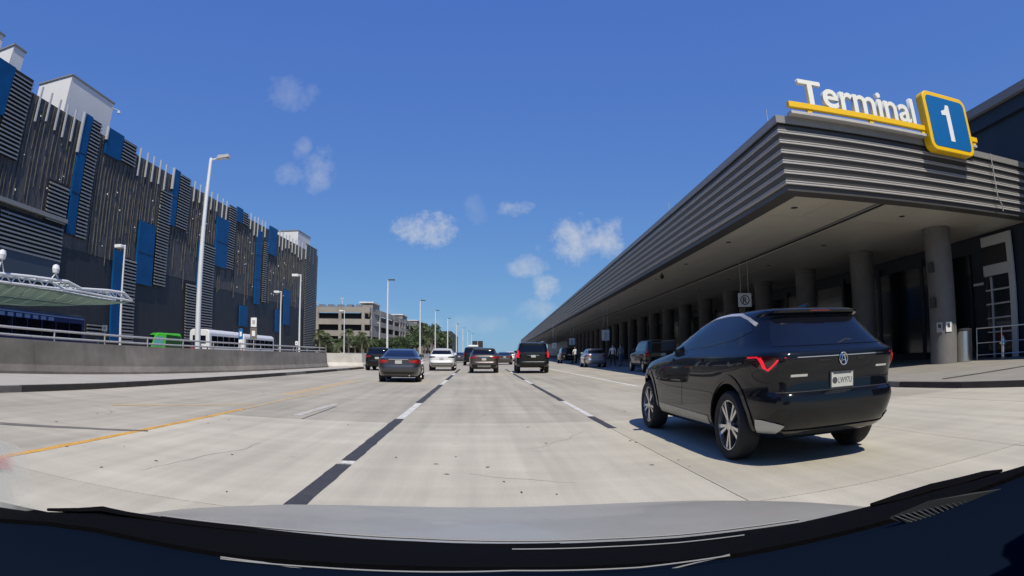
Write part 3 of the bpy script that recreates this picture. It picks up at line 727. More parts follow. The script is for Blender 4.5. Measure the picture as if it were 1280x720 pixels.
# roof boxes
def roof_box(tl, tr, d, back, zbase, label, name='stair_tower'):
    (sa, za), (sb_, zb_) = facade(*tl, -d), facade(*tr, -d); z = (za + zb_) / 2
    t = gpart(name, fbox(MB(), sa, sb_, -d - back, -d, zbase, z), MT['white_wall']); t['label'] = label
    o = obj('coping', fbox(MB(), sa - .12, sb_ + .12, -d - back - .1, -d + .1, z + .002, z + .16), MT['grey_trim'], t)
    return t
roof_box((90, 97), (143, 128), 3.0, 5.2, 19.0, 'white stair tower on the roof')
roof_box((18, 57), (32, 66), 3.0, 4.2, 19.0, 'white stair tower at the left edge')
roof_box((-14, 30), (5, 47), 9.0, 5, 19.0, 'far white roof box')
roof_box((373, 288), (388, 298), 3.0, 5.0, 19.0, 'white stair tower at the far end')
pc = facade(147, 140, -2.8); gpart('roof_camera', MB().tube(F(pc[0] - 1.0, -2.9, pc[1] + .1), F(pc[0], -2.6, pc[1] + .1), .05).lathe([(.05, .1), (.22, 0), (.2, -.2), (.05, -.3)], 10, None, F(pc[0], -2.6, pc[1])), MT['white_metal'])

# ------------------------------------------------ bus shelter canopy at left
SX = -24.5
def sp(px, py): return on_x(px, py, SX)
base = Vector((SX - 3.2, sp(60, 400).y, 0))
sh = empty('shelter_canopy', base); tag(sh, 'pale glass canopy hung under a white tubular truss at left edge', 'canopy')
def shp(n, mb, m, par=None): 
    o = obj(n, mb, m, par or sh); o.location = (-base) if par is None else (0, 0, 0); return o
top = [sp(-60, 330), sp(0, 342), sp(40, 346), sp(85, 352), sp(102, 361), sp(135, 363), sp(155, 366)]
bot = [sp(-60, 338), sp(0, 352), sp(40, 357), sp(85, 362), sp(105, 365), sp(135, 371), sp(165, 376)]
DX = Vector((-1.6, 0, 0))
for off in (Vector((0, 0, 0)), DX):
    shp('truss_chord', MB().path([p + off for p in top] + [bot[-1] + off], .085), MT['white_metal'])
    shp('truss_chord', MB().path([p + off for p in bot], .075), MT['white_metal'])
def lerp_path(P, t):
    k = min(int(t * (len(P) - 1)), len(P) - 2); f = t * (len(P) - 1) - k; return P[k].lerp(P[k + 1], f)
nb_ = 18
for k in range(nb_):
    t0, t1, t2 = k / nb_, (k + .5) / nb_, (k + 1) / nb_
    shp('truss_brace', MB().tube(lerp_path(bot, t0), lerp_path(top, t1) + DX * .0, .045, n=7), MT['white_metal'])
    shp('truss_brace', MB().tube(lerp_path(top, t1), lerp_path(bot, t2), .045, n=7), MT['white_metal'])
    shp('cross_tie', MB().tube(lerp_path(top, t1), lerp_path(top, t1) + DX, .04, n=7), MT['white_metal'])
# glass roof: a tilted curved sheet of panes hung below the truss
near = [sp(-60, 341), sp(0, 354), sp(40, 359), sp(85, 366), (sp(125, 374)), sp(164, 378)]
lowp = [sp(-60, 372), sp(0, 377), sp(40, 381), sp(85, 384), sp(100, 382), sp(126, 376.5)]
far_ = [Vector((p.x - 4.2, p.y, p.z)) for p in lowp]
for i in range(5):
    for sI in range(2):
        for j in range(3):
            def gp(a, b):
                A = near[i].lerp(near[i + 1], a); B = far_[i].lerp(far_[i + 1], a); q = A.lerp(B, b); q.z -= .25 * math.sin(math.pi * b); return q
            a0, a1, b0_, b1_ = sI / 2 + .012, (sI + 1) / 2 - .012, j / 3 + .008, (j + 1) / 3 - .008
            P = [gp(a0, b0_), gp(a1, b0_), gp(a1, b1_), gp(a0, b1_)]
            shp('canopy_pane', MB().hexa(P + [q + Vector((0, 0, .03)) for q in P]), MT['canopy'])
for px, py, q in ((3, 316, 0), (70, 334, 1)):
    p = sp(px, py + 2); fp = lerp_path(top, .30 if q == 0 else .52); fp = min(top[:-1], key=lambda t: abs(t.y - p.y)).copy(); fp.y = p.y; fp.z = sp(px, 346 if q == 0 else 349).z
    o = shp('flood_lamp', MB().lathe([(.06, -.28), (.21, -.22), (.26, 0), (.21, .19), (.06, .25)], 14, None, p), MT['white_metal'])
    for sx in (-.35, .35): obj('lamp_stay', MB().tube(p + Vector((0, 0, -.27)), fp + Vector((0, sx, 0)), .04, n=7), MT['white_metal'], o)
for y in (near[1].y, near[3].y): shp('mast', MB().tube((SX - 4.4, y, -.004), (SX - 4.4, y, lowp[1].z + .1), .14), MT['white_metal'])

# ================================================================ LAMPS
def lamp(bx, by, tx, ty, h, label, style, group='street lamps', r=.10, dist=None):
    d = ray(tx, ty); hd = math.hypot(d.x, d.y)
    D = (h - CAM_H) / (d.z / hd) if dist is None else dist
    db = ray(bx, by); k = D / math.hypot(db.x, db.y); p = Vector((db.x * k, db.y * k, 0))
    e = empty('street_lamp', p); tag(e, label, 'street lamp', group)
    obj('pole', MB().lathe([(r * 1.6, 0), (r * 1.6, .25), (r * 1.15, .3), (r * .7, h - .1), (r * .6, h)], 12).mesh('pole', True), MT['pole'], e)
    if style == 'arm':
        a = obj('arm', MB().tube((0, 0, h - .12), (.95, 0, h + .02), .05), MT['pole'], e)
        hd_ = MB().hexa([(.42, -.17, h - .10), (1.25, -.17, h - .04), (1.25, .17, h - .04), (.42, .17, h - .10), (.5, -.14, h + .12), (1.2, -.14, h + .14), (1.2, .14, h + .14), (.5, .14, h + .12)])
        o = obj('lamp_head', hd_, MT['steel'], e); obj('lens', MB().box((.85, 0, h - .085), (.6, .24, .02)), MT['lens'], o)
    elif style == 'box':
        obj('arm', MB().tube((0, 0, h - .08), (-.35, 0, h - .08), .05), MT['pole'], e)
        o = obj('lamp_head', MB().box((-.62, 0, h - .10), (.72, .55, .26)), MT['white_metal'], e, bevel=.03); obj('lens', MB().box((-.62, 0, h - .24), (.5, .4, .018)), MT['lens'], o)
    else:
        obj('arm', MB().tube((-.1, 0, h - .04), (.8, 0, h + .02), .045), MT['dark_head'], e)
        o = obj('lamp_head', MB().box((.55, 0, h + .02), (1.0, .42, .17)), MT['dark_head'], e, bevel=.03); obj('lens', MB().box((.6, 0, h - .075), (.7, .3, .018)), MT['lens'], o)
    return e
lamp(247, 437, 267, 198, 12.0, 'tallest nearest street lamp with a single arm rising above the left barrier', 'arm', r=.15)
lamp(150, 432, 155, 306, 9.0, 'white box-headed lamp by the end of the glass canopy', 'box')
lamp(350, 439, 353, 364, 9.0, 'shorter of two white lamps before the far end of the screened garage', 'box')
lamp(374, 440, 376, 343, 9.5, 'taller white lamp at the far corner of the screened garage', 'box')
lamp(430, 445, 432, 388, 9.0, 'white lamp before the palms by the concrete garage', 'box')
lamp(474, 440, 475, 403, 9.0, 'short white lamp rising behind the dark sedan', 'box')
row = [(484, 486, 350, 'first dark-headed lamp of the median row, beside the concrete garage'), (525, 526, 375.5, 'second dark-headed lamp of the median row, before the palms'), (544, 546, 388, 'third lamp of the median row, left of the white SUV'),
       (559.5, 561, 398, 'fourth lamp of the median row, above the white SUV'), (570.5, 571, 405, 'fifth lamp of the median row'), (578.5, 579, 410, 'sixth lamp of the median row'), (584.5, 585, 414, 'seventh lamp of the median row'), (589.5, 590, 417, 'eighth and farthest lamp of the median row')]
for bx, tx, ty, lb in row: lamp(bx, 438, tx, ty, 12.0, lb, 'dark', r=.15 if ty < 390 else .19)

# small signs on the left
def post_sign(px, py_top, py_bot, X, parts, label, name='road_sign'):
    p = on_x(px, py_bot, X); p.z = 0
    e = empty(name, p); tag(e, label, 'sign'); zt = on_x(px, py_top, X).z
    obj('post', MB().tube((0, 0, 0), (0, 0, zt - .02), .045), MT['steel'], e)
    for y0, y1, w, m in parts:
        za, zb_ = on_x(px, y0, X).z, on_x(px, y1, X).z
        o = obj('sign_panel', MB().box((0, -.07, (za + zb_) / 2), (w, .04, za - zb_)), MT[m], e)
        obj('print_mark', MB().box((0, -.093, (za + zb_) / 2), (w * .5, .006, (za - zb_) * .45)), MT['sign_grey'] if m == 'sign_white' else MT['sign_white'], o)
post_sign(317, 396, 438, -22, [(397, 408.5, .62, 'sign_white'), (409.5, 424, .72, 'brown_sign')], 'white sign above a brown sign on one post beside the buses')
post_sign(301, 410, 438, -23, [(411, 424, .45, 'sign_blue'), (424.5, 437, .42, 'sign_white')], 'narrow blue and white bus stop post behind the barrier')
post_sign(131, 406, 432, -25, [(406.5, 414, .45, 'sign_white')], 'small white sign below the tip of the glass canopy')
post_sign(371, 426, 439, -18, [(426.5, 431.5, .3, 'sign_white')], 'tiny white sign at the foot of the far corner lamp')

# ================================================================ CARS
def pchip(xs, ys, x):
    xs = np.array(xs, float); ys = np.array(ys, float); h = np.diff(xs); dl = np.diff(ys) / h; n = len(xs); m = np.zeros(n)
    m[0], m[-1] = dl[0], dl[-1]
    for i in range(1, n - 1):
        if dl[i - 1] * dl[i] > 0:
            w1, w2 = 2 * h[i] + h[i - 1], h[i] + 2 * h[i - 1]; m[i] = (w1 + w2) / (w1 / dl[i - 1] + w2 / dl[i])
    i = int(np.clip(np.searchsorted(xs, x) - 1, 0, n - 2)); t = (x - xs[i]) / h[i]
    return float((2 * t**3 - 3 * t**2 + 1) * ys[i] + (t**3 - 2 * t**2 + t) * h[i] * m[i] + (-2 * t**3 + 3 * t**2) * ys[i + 1] + (t**3 - t**2) * h[i] * m[i + 1])
def contour(yr, yf, W, nr, nf, N):
    a = np.linspace(0, 2 * np.pi, 721)[:-1]; c, s = np.cos(a), np.sin(a); n = np.where(s >= 0, nf, nr)
    x = W * np.sign(c) * np.abs(c) ** (2 / n); y = (yr + yf) / 2 + (yf - yr) / 2 * np.sign(s) * np.abs(s) ** (2 / n)
    x2, y2 = np.append(x, x[0]), np.append(y, y[0]); dx, dy = np.diff(x2), np.diff(y2); ds = np.hypot(dx, dy)
    th = np.unwrap(np.arctan2(dy, dx)); tr = np.abs(np.diff(np.append(th, th[0] + 2 * np.pi * np.sign(th[-1] - th[0]))))
    tr = np.clip(tr, 0, .5)
    w = ds / ds.sum() + .9 * tr / tr.sum(); cw = np.concatenate([[0], np.cumsum(w)]); cw /= cw[-1]
    t = np.arange(N) / N
    return np.interp(t, cw, x2), np.interp(t, cw, y2)
def body_verts(slices, N=72):
    zs = [s[0] for s in slices]; colsv = list(zip(*slices)); Z = []
    for k in range(len(zs) - 1):
        n = max(1, math.ceil(max(abs(slices[k + 1][1] - slices[k][1]), abs(slices[k + 1][2] - slices[k][2]), (zs[k + 1] - zs[k]) * 1.5) / .13))
        Z += [zs[k] + (zs[k + 1] - zs[k]) * i / n for i in range(n)]
    Z.append(zs[-1]); vs = []
    for z in Z:
        p = [pchip(zs, colsv[i], z) for i in range(1, 6)]
        x, y = contour(*p, N); vs += [(float(a), float(b), z) for a, b in zip(x, y)]
    fs = [(k * N + i, k * N + (i + 1) % N, (k + 1) * N + (i + 1) % N, (k + 1) * N + i) for k in range(len(Z) - 1) for i in range(N)]
    fs += [tuple(range(N))[::-1], tuple(range((len(Z) - 1) * N, len(Z) * N))]
    return vs, fs
def cut_mesh(vs, fs, cutters, name):
    me = MB().add(vs, fs).mesh(name); o = bpy.data.objects.new(name, me); C.objects.link(o); cs_ = []
    for mb in cutters:
        c = bpy.data.objects.new('cut', mb.mesh('cut')); C.objects.link(c); cs_.append(c)
        md = o.modifiers.new('b', 'BOOLEAN'); md.operation = 'DIFFERENCE'; md.object = c; md.solver = 'EXACT'
    dg = bpy.context.evaluated_depsgraph_get(); dg.update()
    out = bpy.data.meshes.new_from_object(o.evaluated_get(dg)); out.name = name
    for q in cs_ + [o]: bpy.data.objects.remove(q)
    out.polygons.foreach_set('use_smooth', [True] * len(out.polygons)); out.set_sharp_from_angle(angle=R_(32))
    return out
def resample(poly, step):
    out = []
    for a, b in zip(poly, poly[1:] + poly[:1]):
        n = max(1, math.ceil(math.dist(a, b) / step)); out += [(a[0] + (b[0] - a[0]) * i / n, a[1] + (b[1] - a[1]) * i / n) for i in range(n)]
    return out
def inside(p, poly):
    c = False; x, y = p
    for (x0, y0), (x1, y1) in zip(poly, poly[1:] + poly[:1]):
        if (y0 > y) != (y1 > y) and x < (x1 - x0) * (y - y0) / (y1 - y0) + x0: c = not c
    return c
def decal_mesh(name, bvh, poly, axis, sign, off=.005, step=.07, depth=.012):
    bd = resample(poly, step); n = len(bd); pts = list(bd)
    xs, ys = [p[0] for p in bd], [p[1] for p in bd]; gx = min(xs) + step * .5
    while gx < max(xs):
        gy = min(ys) + step * .5
        while gy < max(ys):
            if inside((gx, gy), bd) and min(math.dist((gx, gy), b) for b in bd) > step * .45: pts.append((gx, gy))
            gy += step
        gx += step
    r = geometry.delaunay_2d_cdt([Vector(p) for p in pts], [(i, (i + 1) % n) for i in range(n)], [], 1, 1e-6)
    V, E_, Fc = r[0], r[1], r[2]; P, Nn = [], []
    for v in V:
        if axis == 'x': o, d = Vector((sign * 4, v[0], v[1])), Vector((-sign, 0, 0))
        else: o, d = Vector((v[0], sign * 12, v[1])), Vector((0, -sign, 0))
        h = bvh.ray_cast(o, d)
        if h[0] is None: h = bvh.find_nearest(Vector((sign * 1.0, v[0], v[1])) if axis == 'x' else Vector((v[0], sign * 3, v[1])))
        nn = h[1]
        if nn.dot(d) > 0: nn = -nn
        P.append(h[0] + nn * off); Nn.append(nn)
    vs = list(P); fs = [tuple(f) for f in Fc]; m = len(P)
    cnt = {}
    for f in fs:
        for a, b in zip(f, f[1:] + f[:1]): cnt.setdefault(tuple(sorted((a, b))), []).append((a, b))
    low = {}
    for e_ in [l[0] for l in cnt.values() if len(l) == 1]:
        for q in e_:
            if q not in low: low[q] = len(vs); vs.append(P[q] - Nn[q] * depth)
        fs.append((e_[1], e_[0], low[e_[0]], low[e_[1]]))
    me = MB().add(vs, fs).mesh(name, True, 40)
    return me
def ribbon_poly(pts, w):
    up_, dn = [], []
    for i, p in enumerate(pts):
        a, b = pts[max(0, i - 1)], pts[min(len(pts) - 1, i + 1)]; t = Vector((b[0] - a[0], b[1] - a[1])).normalized(); n = Vector((-t.y, t.x)) * w / 2
        up_.append((p[0] + n.x, p[1] + n.y)); dn.append((p[0] - n.x, p[1] - n.y))
    return up_ + dn[::-1]
# wheels: unit radius 0.38
def tyre_mesh(r=.38, w=.25, ri=.275):
    prof = [(ri, -w / 2 + .01), (r - .03, -w / 2), (r - .006, -w / 2 + .03), (r, -w / 2 + .06), (r, w / 2 - .06), (r - .006, w / 2 - .03), (r - .03, w / 2), (ri, w / 2 - .01)]
    mb = MB(); n = 40; vs = []
    q = Matrix.Rotation(R_(90), 3, 'Y')
    for a, z in prof:
        for i in range(n): g_ = 2 * math.pi * i / n; vs.append(q @ Vector((a * math.cos(g_), a * math.sin(g_), z)))
    k = len(prof)
    mb.add(vs, [(j * n + i, j * n + (i + 1) % n, ((j + 1) % k) * n + (i + 1) % n, ((j + 1) % k) * n + i) for j in range(k) for i in range(n)])
    return mb.mesh('tyre', True, 30)
def rim_mesh(ns=10, pair=True):
    q = Matrix.Rotation(R_(90), 3, 'Y'); mb = MB()
    ring = [(.282, .055), (.282, .108), (.262, .108), (.255, .055)]; n = 40; vs = []
    for a, z in ring:
        for i in range(n): g_ = 2 * math.pi * i / n; vs.append(q @ Vector((a * math.cos(g_), a * math.sin(g_), z)))
    mb.add(vs, [(j * n + i, j * n + (i + 1) % n, ((j + 1) % 4) * n + (i + 1) % n, ((j + 1) % 4) * n + i) for j in range(4) for i in range(n)])
    mb.lathe([(.062, .05), (.062, .10), (.03, .105)], 16, q)
    for k in range(ns):
        base_ = 2 * math.pi * (k // 2) / (ns / 2); a = base_ + (-.17 if k % 2 else .17); ah = base_ + (-.10 if k % 2 else .10)
        p0 = Vector((.05 * math.cos(ah), .05 * math.sin(ah), .095)); p1 = Vector((.266 * math.cos(a), .266 * math.sin(a), .098))
        t = (p1 - p0).normalized(); s_ = Vector((-t.y, t.x, 0)); P = []
        for zz in (-.03, 0):
            for p, w in ((p0, .012), (p1, .021)): P += [p + s_ * w + Vector((0, 0, zz)), p - s_ * w + Vector((0, 0, zz))]
        P = [q @ v for v in P]
        mb.add(P, [(0, 2, 3, 1), (4, 5, 7, 6), (0, 4, 6, 2), (1, 3, 7, 5), (2, 6, 7, 3), (0, 1, 5, 4)])
    return mb.mesh('rim')
TYRE, RIM, RIM5 = tyre_mesh(), rim_mesh(10), rim_mesh(14)
q_ = Matrix.Rotation(R_(90), 3, 'Y')
BARREL = MB().lathe([(.278, -.10), (.278, .045), (.06, .05)], 32, q_).mesh('rim_barrel', True)
def wheel(parent, x, y, r, side, rim=None, face='rim'):
    w = empty('wheel', (x, y, r), parent=parent); w.scale = (1, r / .38, r / .38)
    if side < 0: w.rotation_euler = (0, 0, math.pi); w.scale = (1, r / .38, r / .38)
    obj('tyre', TYRE, MT['rubber'], w); obj('rim', rim or RIM5, MT[face], w); obj('rim_barrel', BARREL, MT['rim_dark'], w)
    return w
CARS = {}
# slices: z, y_rear, y_front, half width, rear roundness, front roundness
CARS['hero'] = dict(L=5.02, r=.385, wr=1.02, wf=4.13, aw=.455, slices=[
    (.27, .42, 4.70, .84, 6, 4), (.33, .25, 4.82, .915, 6, 4), (.42, .12, 4.92, .96, 6, 4), (.55, .04, 4.98, .978, 6, 4), (.66, .015, 5.01, .985, 6.5, 4.2), (.74, .03, 5.01, .985, 6.5, 4.4), (.78, .085, 5.0, .985, 6.5, 4.5),
    (.90, .095, 4.95, .982, 7, 4.5), (.98, .075, 4.78, .980, 7.5, 4.5), (1.03, .06, 4.5, .975, 7.5, 4.5), (1.075, .06, 4.15, .965, 7.5, 4.5), (1.11, .075, 3.85, .95, 7.5, 4.5), (1.14, .13, 3.62, .925, 7, 4.5), (1.19, .20, 3.46, .895, 6, 5), (1.28, .31, 3.22, .852, 5.5, 5),
    (1.38, .43, 2.94, .80, 5.5, 5), (1.47, .53, 2.66, .745, 5.5, 5), (1.515, .555, 2.50, .715, 6, 5), (1.545, .50, 2.38, .695, 7, 5), (1.575, .49, 2.22, .672, 7, 5), (1.60, .56, 2.05, .63, 5, 5), (1.62, .85, 1.90, .52, 4, 4), (1.632, 1.15, 1.75, .3, 3, 3)],
    side=[(3.22, 1.16), (2.94, 1.30), (2.62, 1.42), (2.28, 1.505), (1.96, 1.548), (1.55, 1.565), (1.15, 1.545), (.90, 1.49), (.72, 1.36), (1.05, 1.27), (1.7, 1.215), (2.6, 1.175)],
    rear=[(-.60, 1.50), (-.71, 1.30), (-.77, 1.175), (.77, 1.175), (.71, 1.30), (.60, 1.50)], front=[(-.68, 1.48), (-.82, 1.18), (.82, 1.18), (.68, 1.48)],
    tail=[(-.972, 1.075), (-.89, 1.085), (-.79, 1.065), (-.81, .99), (-.865, .945), (-.93, .99)],
    head=[(.42, .86), (.92, .90), (.94, .80), (.45, .78)], plate=(0.0, .78 + .03))
def zm(z): return z + .055 * min(1, max(0, (z - .82) / .22)) - .02 * min(1, max(0, (z - 1.2) / .4))
_h = CARS['hero']
_h['slices'] = [(zm(a), b, c, d * .952, e, f) for a, b, c, d, e, f in _h['slices']]
for k in ('side', 'rear', 'front', 'tail', 'head'): _h[k] = [((x if k == 'side' else x * .952), zm(z)) for x, z in _h[k]]
CARS['sedan'] = dict(L=4.87, r=.335, wr=1.10, wf=3.92, aw=.385, slices=[
    (.22, .35, 4.62, .80, 6, 4), (.32, .14, 4.76, .885, 6, 4), (.48, .04, 4.84, .915, 6, 4), (.62, .02, 4.86, .92, 6.5, 4), (.70, .05, 4.84, .92, 7, 4), (.80, .07, 4.70, .915, 7, 4), (.88, .07, 4.40, .905, 7, 4), (.95, .06, 4.0, .89, 7, 4.5), (1.0, .06, 3.62, .87, 7, 4.5), (1.03, .10, 3.45, .855, 6, 5), (1.055, .35, 3.36, .83, 5, 5), (1.08, .58, 3.28, .81, 5, 5), (1.16, .80, 3.05, .765, 5, 5),
    (1.26, 1.12, 2.72, .70, 5, 5), (1.35, 1.45, 2.42, .63, 5, 5), (1.40, 1.72, 2.20, .56, 4, 4), (1.425, 1.95, 2.05, .3, 3, 3)],
    side=[(3.25, 1.035), (2.7, 1.24), (2.3, 1.345), (1.95, 1.37), (1.6, 1.345), (1.15, 1.20), (.85, 1.09), (1.5, 1.055)],
    rear=[(-.50, 1.345), (-.64, 1.15), (-.68, 1.085), (.68, 1.085), (.64, 1.15), (.50, 1.345)], front=[(-.58, 1.33), (-.78, 1.06), (.78, 1.06), (.58, 1.33)],
    tail=[(-.895, .93), (-.86, .96), (-.42, .93), (-.44, .86), (-.62, .83), (-.86, .80)], head=[(.40, .74), (.86, .78), (.88, .68), (.45, .66)], plate=(0, .80))
CARS['cross'] = dict(L=4.55, r=.36, wr=.92, wf=3.60, aw=.42, slices=[
    (.26, .38, 4.30, .80, 6, 4), (.34, .20, 4.42, .88, 6, 4), (.45, .08, 4.50, .92, 6, 4), (.58, .02, 4.53, .93, 6.5, 4), (.68, .03, 4.54, .932, 7, 4), (.74, .08, 4.52, .932, 7, 4), (.90, .07, 4.40, .93, 7, 4), (1.0, .07, 4.05, .92, 7, 4.5), (1.06, .08, 3.6, .90, 7, 4.5), (1.10, .10, 3.35, .88, 6, 5), (1.20, .20, 3.12, .84, 6, 5),
    (1.32, .32, 2.82, .785, 5.5, 5), (1.44, .42, 2.52, .73, 5.5, 5), (1.50, .42, 2.34, .70, 6, 5), (1.545, .40, 2.15, .67, 6, 5), (1.58, .50, 1.95, .60, 5, 5), (1.605, .85, 1.75, .42, 4, 4), (1.615, 1.2, 1.6, .2, 3, 3)],
    side=[(3.15, 1.13), (2.65, 1.37), (2.25, 1.47), (1.7, 1.51), (1.1, 1.49), (.68, 1.40), (.58, 1.25), (1.2, 1.16)],
    rear=[(-.60, 1.46), (-.71, 1.26), (-.74, 1.18), (.74, 1.18), (.71, 1.26), (.60, 1.46)], front=[(-.66, 1.44), (-.80, 1.14), (.80, 1.14), (.66, 1.44)],
    tail=[(-.91, 1.045), (-.46, 1.03), (-.46, .96), (-.70, .94), (-.90, .93)], head=[(.45, .84), (.88, .88), (.90, .78), (.48, .77)], plate=(0, .82))
CARS['boxy'] = dict(L=5.7, r=.40, wr=1.25, wf=4.65, aw=.47, slices=[
    (.36, .30, 5.35, .88, 6, 5), (.44, .10, 5.5, .98, 7, 5), (.56, .02, 5.62, 1.02, 8, 5), (.68, .02, 5.68, 1.03, 8, 5), (.74, .10, 5.7, 1.03, 8, 5), (.95, .09, 5.68, 1.03, 9, 5), (1.08, .09, 5.45, 1.025, 9, 5), (1.15, .09, 5.0, 1.015, 9, 5), (1.20, .10, 4.5, 1.0, 9, 5), (1.24, .11, 4.25, .985, 9, 5), (1.38, .15, 4.05, .95, 9, 5),
    (1.58, .22, 3.75, .90, 9, 5), (1.75, .28, 3.48, .86, 9, 5), (1.83, .26, 3.3, .835, 9, 5), (1.88, .30, 3.1, .80, 7, 5), (1.92, .5, 2.8, .70, 5, 4), (1.945, .9, 2.4, .4, 4, 4)],
    side=[(4.05, 1.27), (3.6, 1.60), (3.3, 1.75), (.55, 1.75), (.45, 1.28)],
    rear=[(-.74, 1.78), (-.84, 1.32), (.84, 1.32), (.74, 1.78)], front=[(-.74, 1.76), (-.90, 1.28), (.90, 1.28), (.74, 1.76)],
    tail=[(-1.0, 1.42), (-.88, 1.42), (-.86, .98), (-1.02, .98)], head=[(.5, 1.0), (.98, 1.02), (1.0, .84), (.52, .84)], plate=(0, 1.0))
CARS['pickup'] = dict(L=5.6, r=.40, wr=1.2, wf=4.6, aw=.47, slices=[
    (.42, .30, 5.3, .88, 7, 5), (.55, .04, 5.5, .98, 8, 5), (.70, .02, 5.6, 1.0, 9, 5), (.95, .04, 5.58, 1.0, 9, 5), (1.08, .04, 5.2, 1.0, 9, 5), (1.15, .05, 4.6, .99, 9, 5), (1.19, .08, 4.2, .98, 9, 5), (1.21, 1.2, 4.1, .96, 9, 5), (1.24, 1.75, 4.0, .93, 9, 5), (1.4, 1.82, 3.8, .88, 8, 5), (1.6, 1.9, 3.5, .82, 8, 5), (1.74, 2.0, 3.2, .77, 7, 5), (1.8, 2.2, 3.0, .6, 5, 4), (1.82, 2.4, 2.8, .3, 4, 4)],
    side=[(3.85, 1.27), (3.4, 1.6), (3.2, 1.68), (2.1, 1.68), (2.0, 1.27)], rear=[(-.66, 1.68), (-.80, 1.32), (.80, 1.32), (.66, 1.68)], front=[(-.70, 1.7), (-.85, 1.28), (.85, 1.28), (.70, 1.7)],
    tail=[(-.99, 1.12), (-.86, 1.12), (-.86, .78), (-.99, .78)], head=[(.5, .98), (.95, 1.0), (.97, .84), (.52, .84)], plate=(0, .62))
cache = {}
def car(kind, label, cat, loc, rz, pmat, group=None, rim=None, tail='red', detail=True, plate_txt=None, name=None):
    S = CARS[kind]; L = S['L']; sh_ = lambda y: y - L / 2
    e = empty(name or ('sport_utility_vehicle' if kind in ('hero', 'cross', 'boxy') else 'pickup_truck' if kind == 'pickup' else 'sedan_car'), loc, rz); tag(e, label, cat, group)
    if kind not in cache:
        d = {}
        sl_ = [(z, sh_(a), sh_(b), w, nr, nf) for z, a, b, w, nr, nf in S['slices']]
        vs, fs = body_verts(sl_, 96 if kind == 'hero' else 64); bvh = BVHTree.FromPolygons([Vector(v) for v in vs], fs); d['bvh'] = bvh
        cut = []; W = max(s[3] for s in S['slices'])
        for y in (S['wr'], S['wf']):
            for sx in (-1, 1):
                q = Matrix.Rotation(R_(90), 3, 'Y'); cut.append(MB().lathe([(S['aw'], -.17), (S['aw'], .17)], 40, q, (sx * (W + .02 - .15), sh_(y), S['r'] + .01)))
        d['body'] = cut_mesh(vs, fs, cut, 'body')
        mir = lambda P: [(-x, z) for x, z in P][::-1]
        sd = [(sh_(y), z) for y, z in S['side']]
        d['sideL'], d['sideR'] = decal_mesh('side_window', bvh, sd, 'x', -1), decal_mesh('side_window', bvh, sd, 'x', 1)
        d['rear'], d['front'] = decal_mesh('rear_window', bvh, S['rear'], 'y', -1), decal_mesh('windshield', bvh, S['front'], 'y', 1)
        d['tailL'], d['tailR'] = decal_mesh('tail_light', bvh, S['tail'], 'y', -1, .008, .04), decal_mesh('tail_light', bvh, mir(S['tail']), 'y', -1, .008, .04)
        d['headR'], d['headL'] = decal_mesh('headlight', bvh, S['head'], 'y', 1, .008, .05), decal_mesh('headlight', bvh, mir(S['head']), 'y', 1, .008, .05)
        ys = [(s[1] - s[0], s) for s in []]
        cache[kind] = d
    d = cache[kind]; bvh = d['bvh']
    obj('body', d['body'], pmat, e)
    for k in ('sideL', 'sideR'): obj('side_window', d[k], MT['tint'], e)
    obj('rear_window', d['rear'], MT['tint'], e); obj('windshield', d['front'], MT['tint'], e)
    for k in ('tailL', 'tailR'): obj('tail_light', d[k], MT[tail] if kind != 'hero' else MT['red_dark'], e)
    for k in ('headL', 'headR'): obj('headlight', d[k], MT['clear'], e)
    W = max(s[3] for s in S['slices'])
    for y in (S['wr'], S['wf']):
        for sx in (-1, 1): wheel(e, sx * (W - .135), sh_(y), S['r'], sx, rim)
    if detail:
        px_, pz = S['plate']; h = bvh.ray_cast(Vector((px_, -12, pz + .06)), Vector((0, 1, 0)))[0]; py_ = h.y
        pl = obj('license_plate', MB().box((px_, py_ - .012, pz + .06), (.285, .02, .145)), MT['plate'], e)
        if plate_txt:
            obj('plate_frame', MB().box((px_, py_ - .006, pz + .06), (.315, .022, .172)), MT['dark_head'], pl).location = (0, 0, 0)
            me = text_mesh('plate_text', plate_txt, .086, .002, 0, 1.12); a0, a1 = xr(me); t = obj('plate_text', me, MT['plate_ink'], pl); t.rotation_euler = (R_(90), 0, 0); t.scale = (.62, 1.0, 1); t.location = (px_ + .035 - (a0 + a1) / 2 * .62, py_ - .0235, pz + .025)
            obj('plate_seal', MB().lathe([(.033, 0), (.033, .002)], 20, Matrix.Rotation(R_(90), 3, 'X'), (px_ - .10, py_ - .022, pz + .055)), MT['plate_ink'], pl)
            obj('plate_band', MB().box((px_, py_ - .0235, pz + .126), (.24, .002, .013)), MT['plate_ink'], pl)
        for sx in (-1, 1):        # mirrors
            s0_ = S['side'][0]; yb_ = sh_(s0_[0]) - .12; zb_ = s0_[1] + .04
            hx = bvh.ray_cast(Vector((sx * 4, yb_, zb_)), Vector((-sx, 0, 0)))[0]; X = abs(hx.x)
            mm = MB().hexa([(sx * (X + .03), yb_ - .05, zb_ - .03), (sx * (X + .25), yb_ - .03, zb_ - .03), (sx * (X + .22), yb_ + .07, zb_ - .02), (sx * (X + .05), yb_ + .08, zb_ - .02), (sx * (X + .05), yb_ - .05, zb_ + .13), (sx * (X + .24), yb_ - .03, zb_ + .12), (sx * (X + .20), yb_ + .06, zb_ + .10), (sx * (X + .07), yb_ + .08, zb_ + .10)])
            mm.tube((sx * (X - .02), yb_ + .02, zb_ - .03), (sx * (X + .08), yb_ + .02, zb_ + .0), .025)
            obj('side_mirror', mm, pmat, e, bevel=.02)
        if kind == 'hero': return e
        rim_y = bvh.ray_cast(Vector((0, -12, .60)), Vector((0, 1, 0)))[0].y
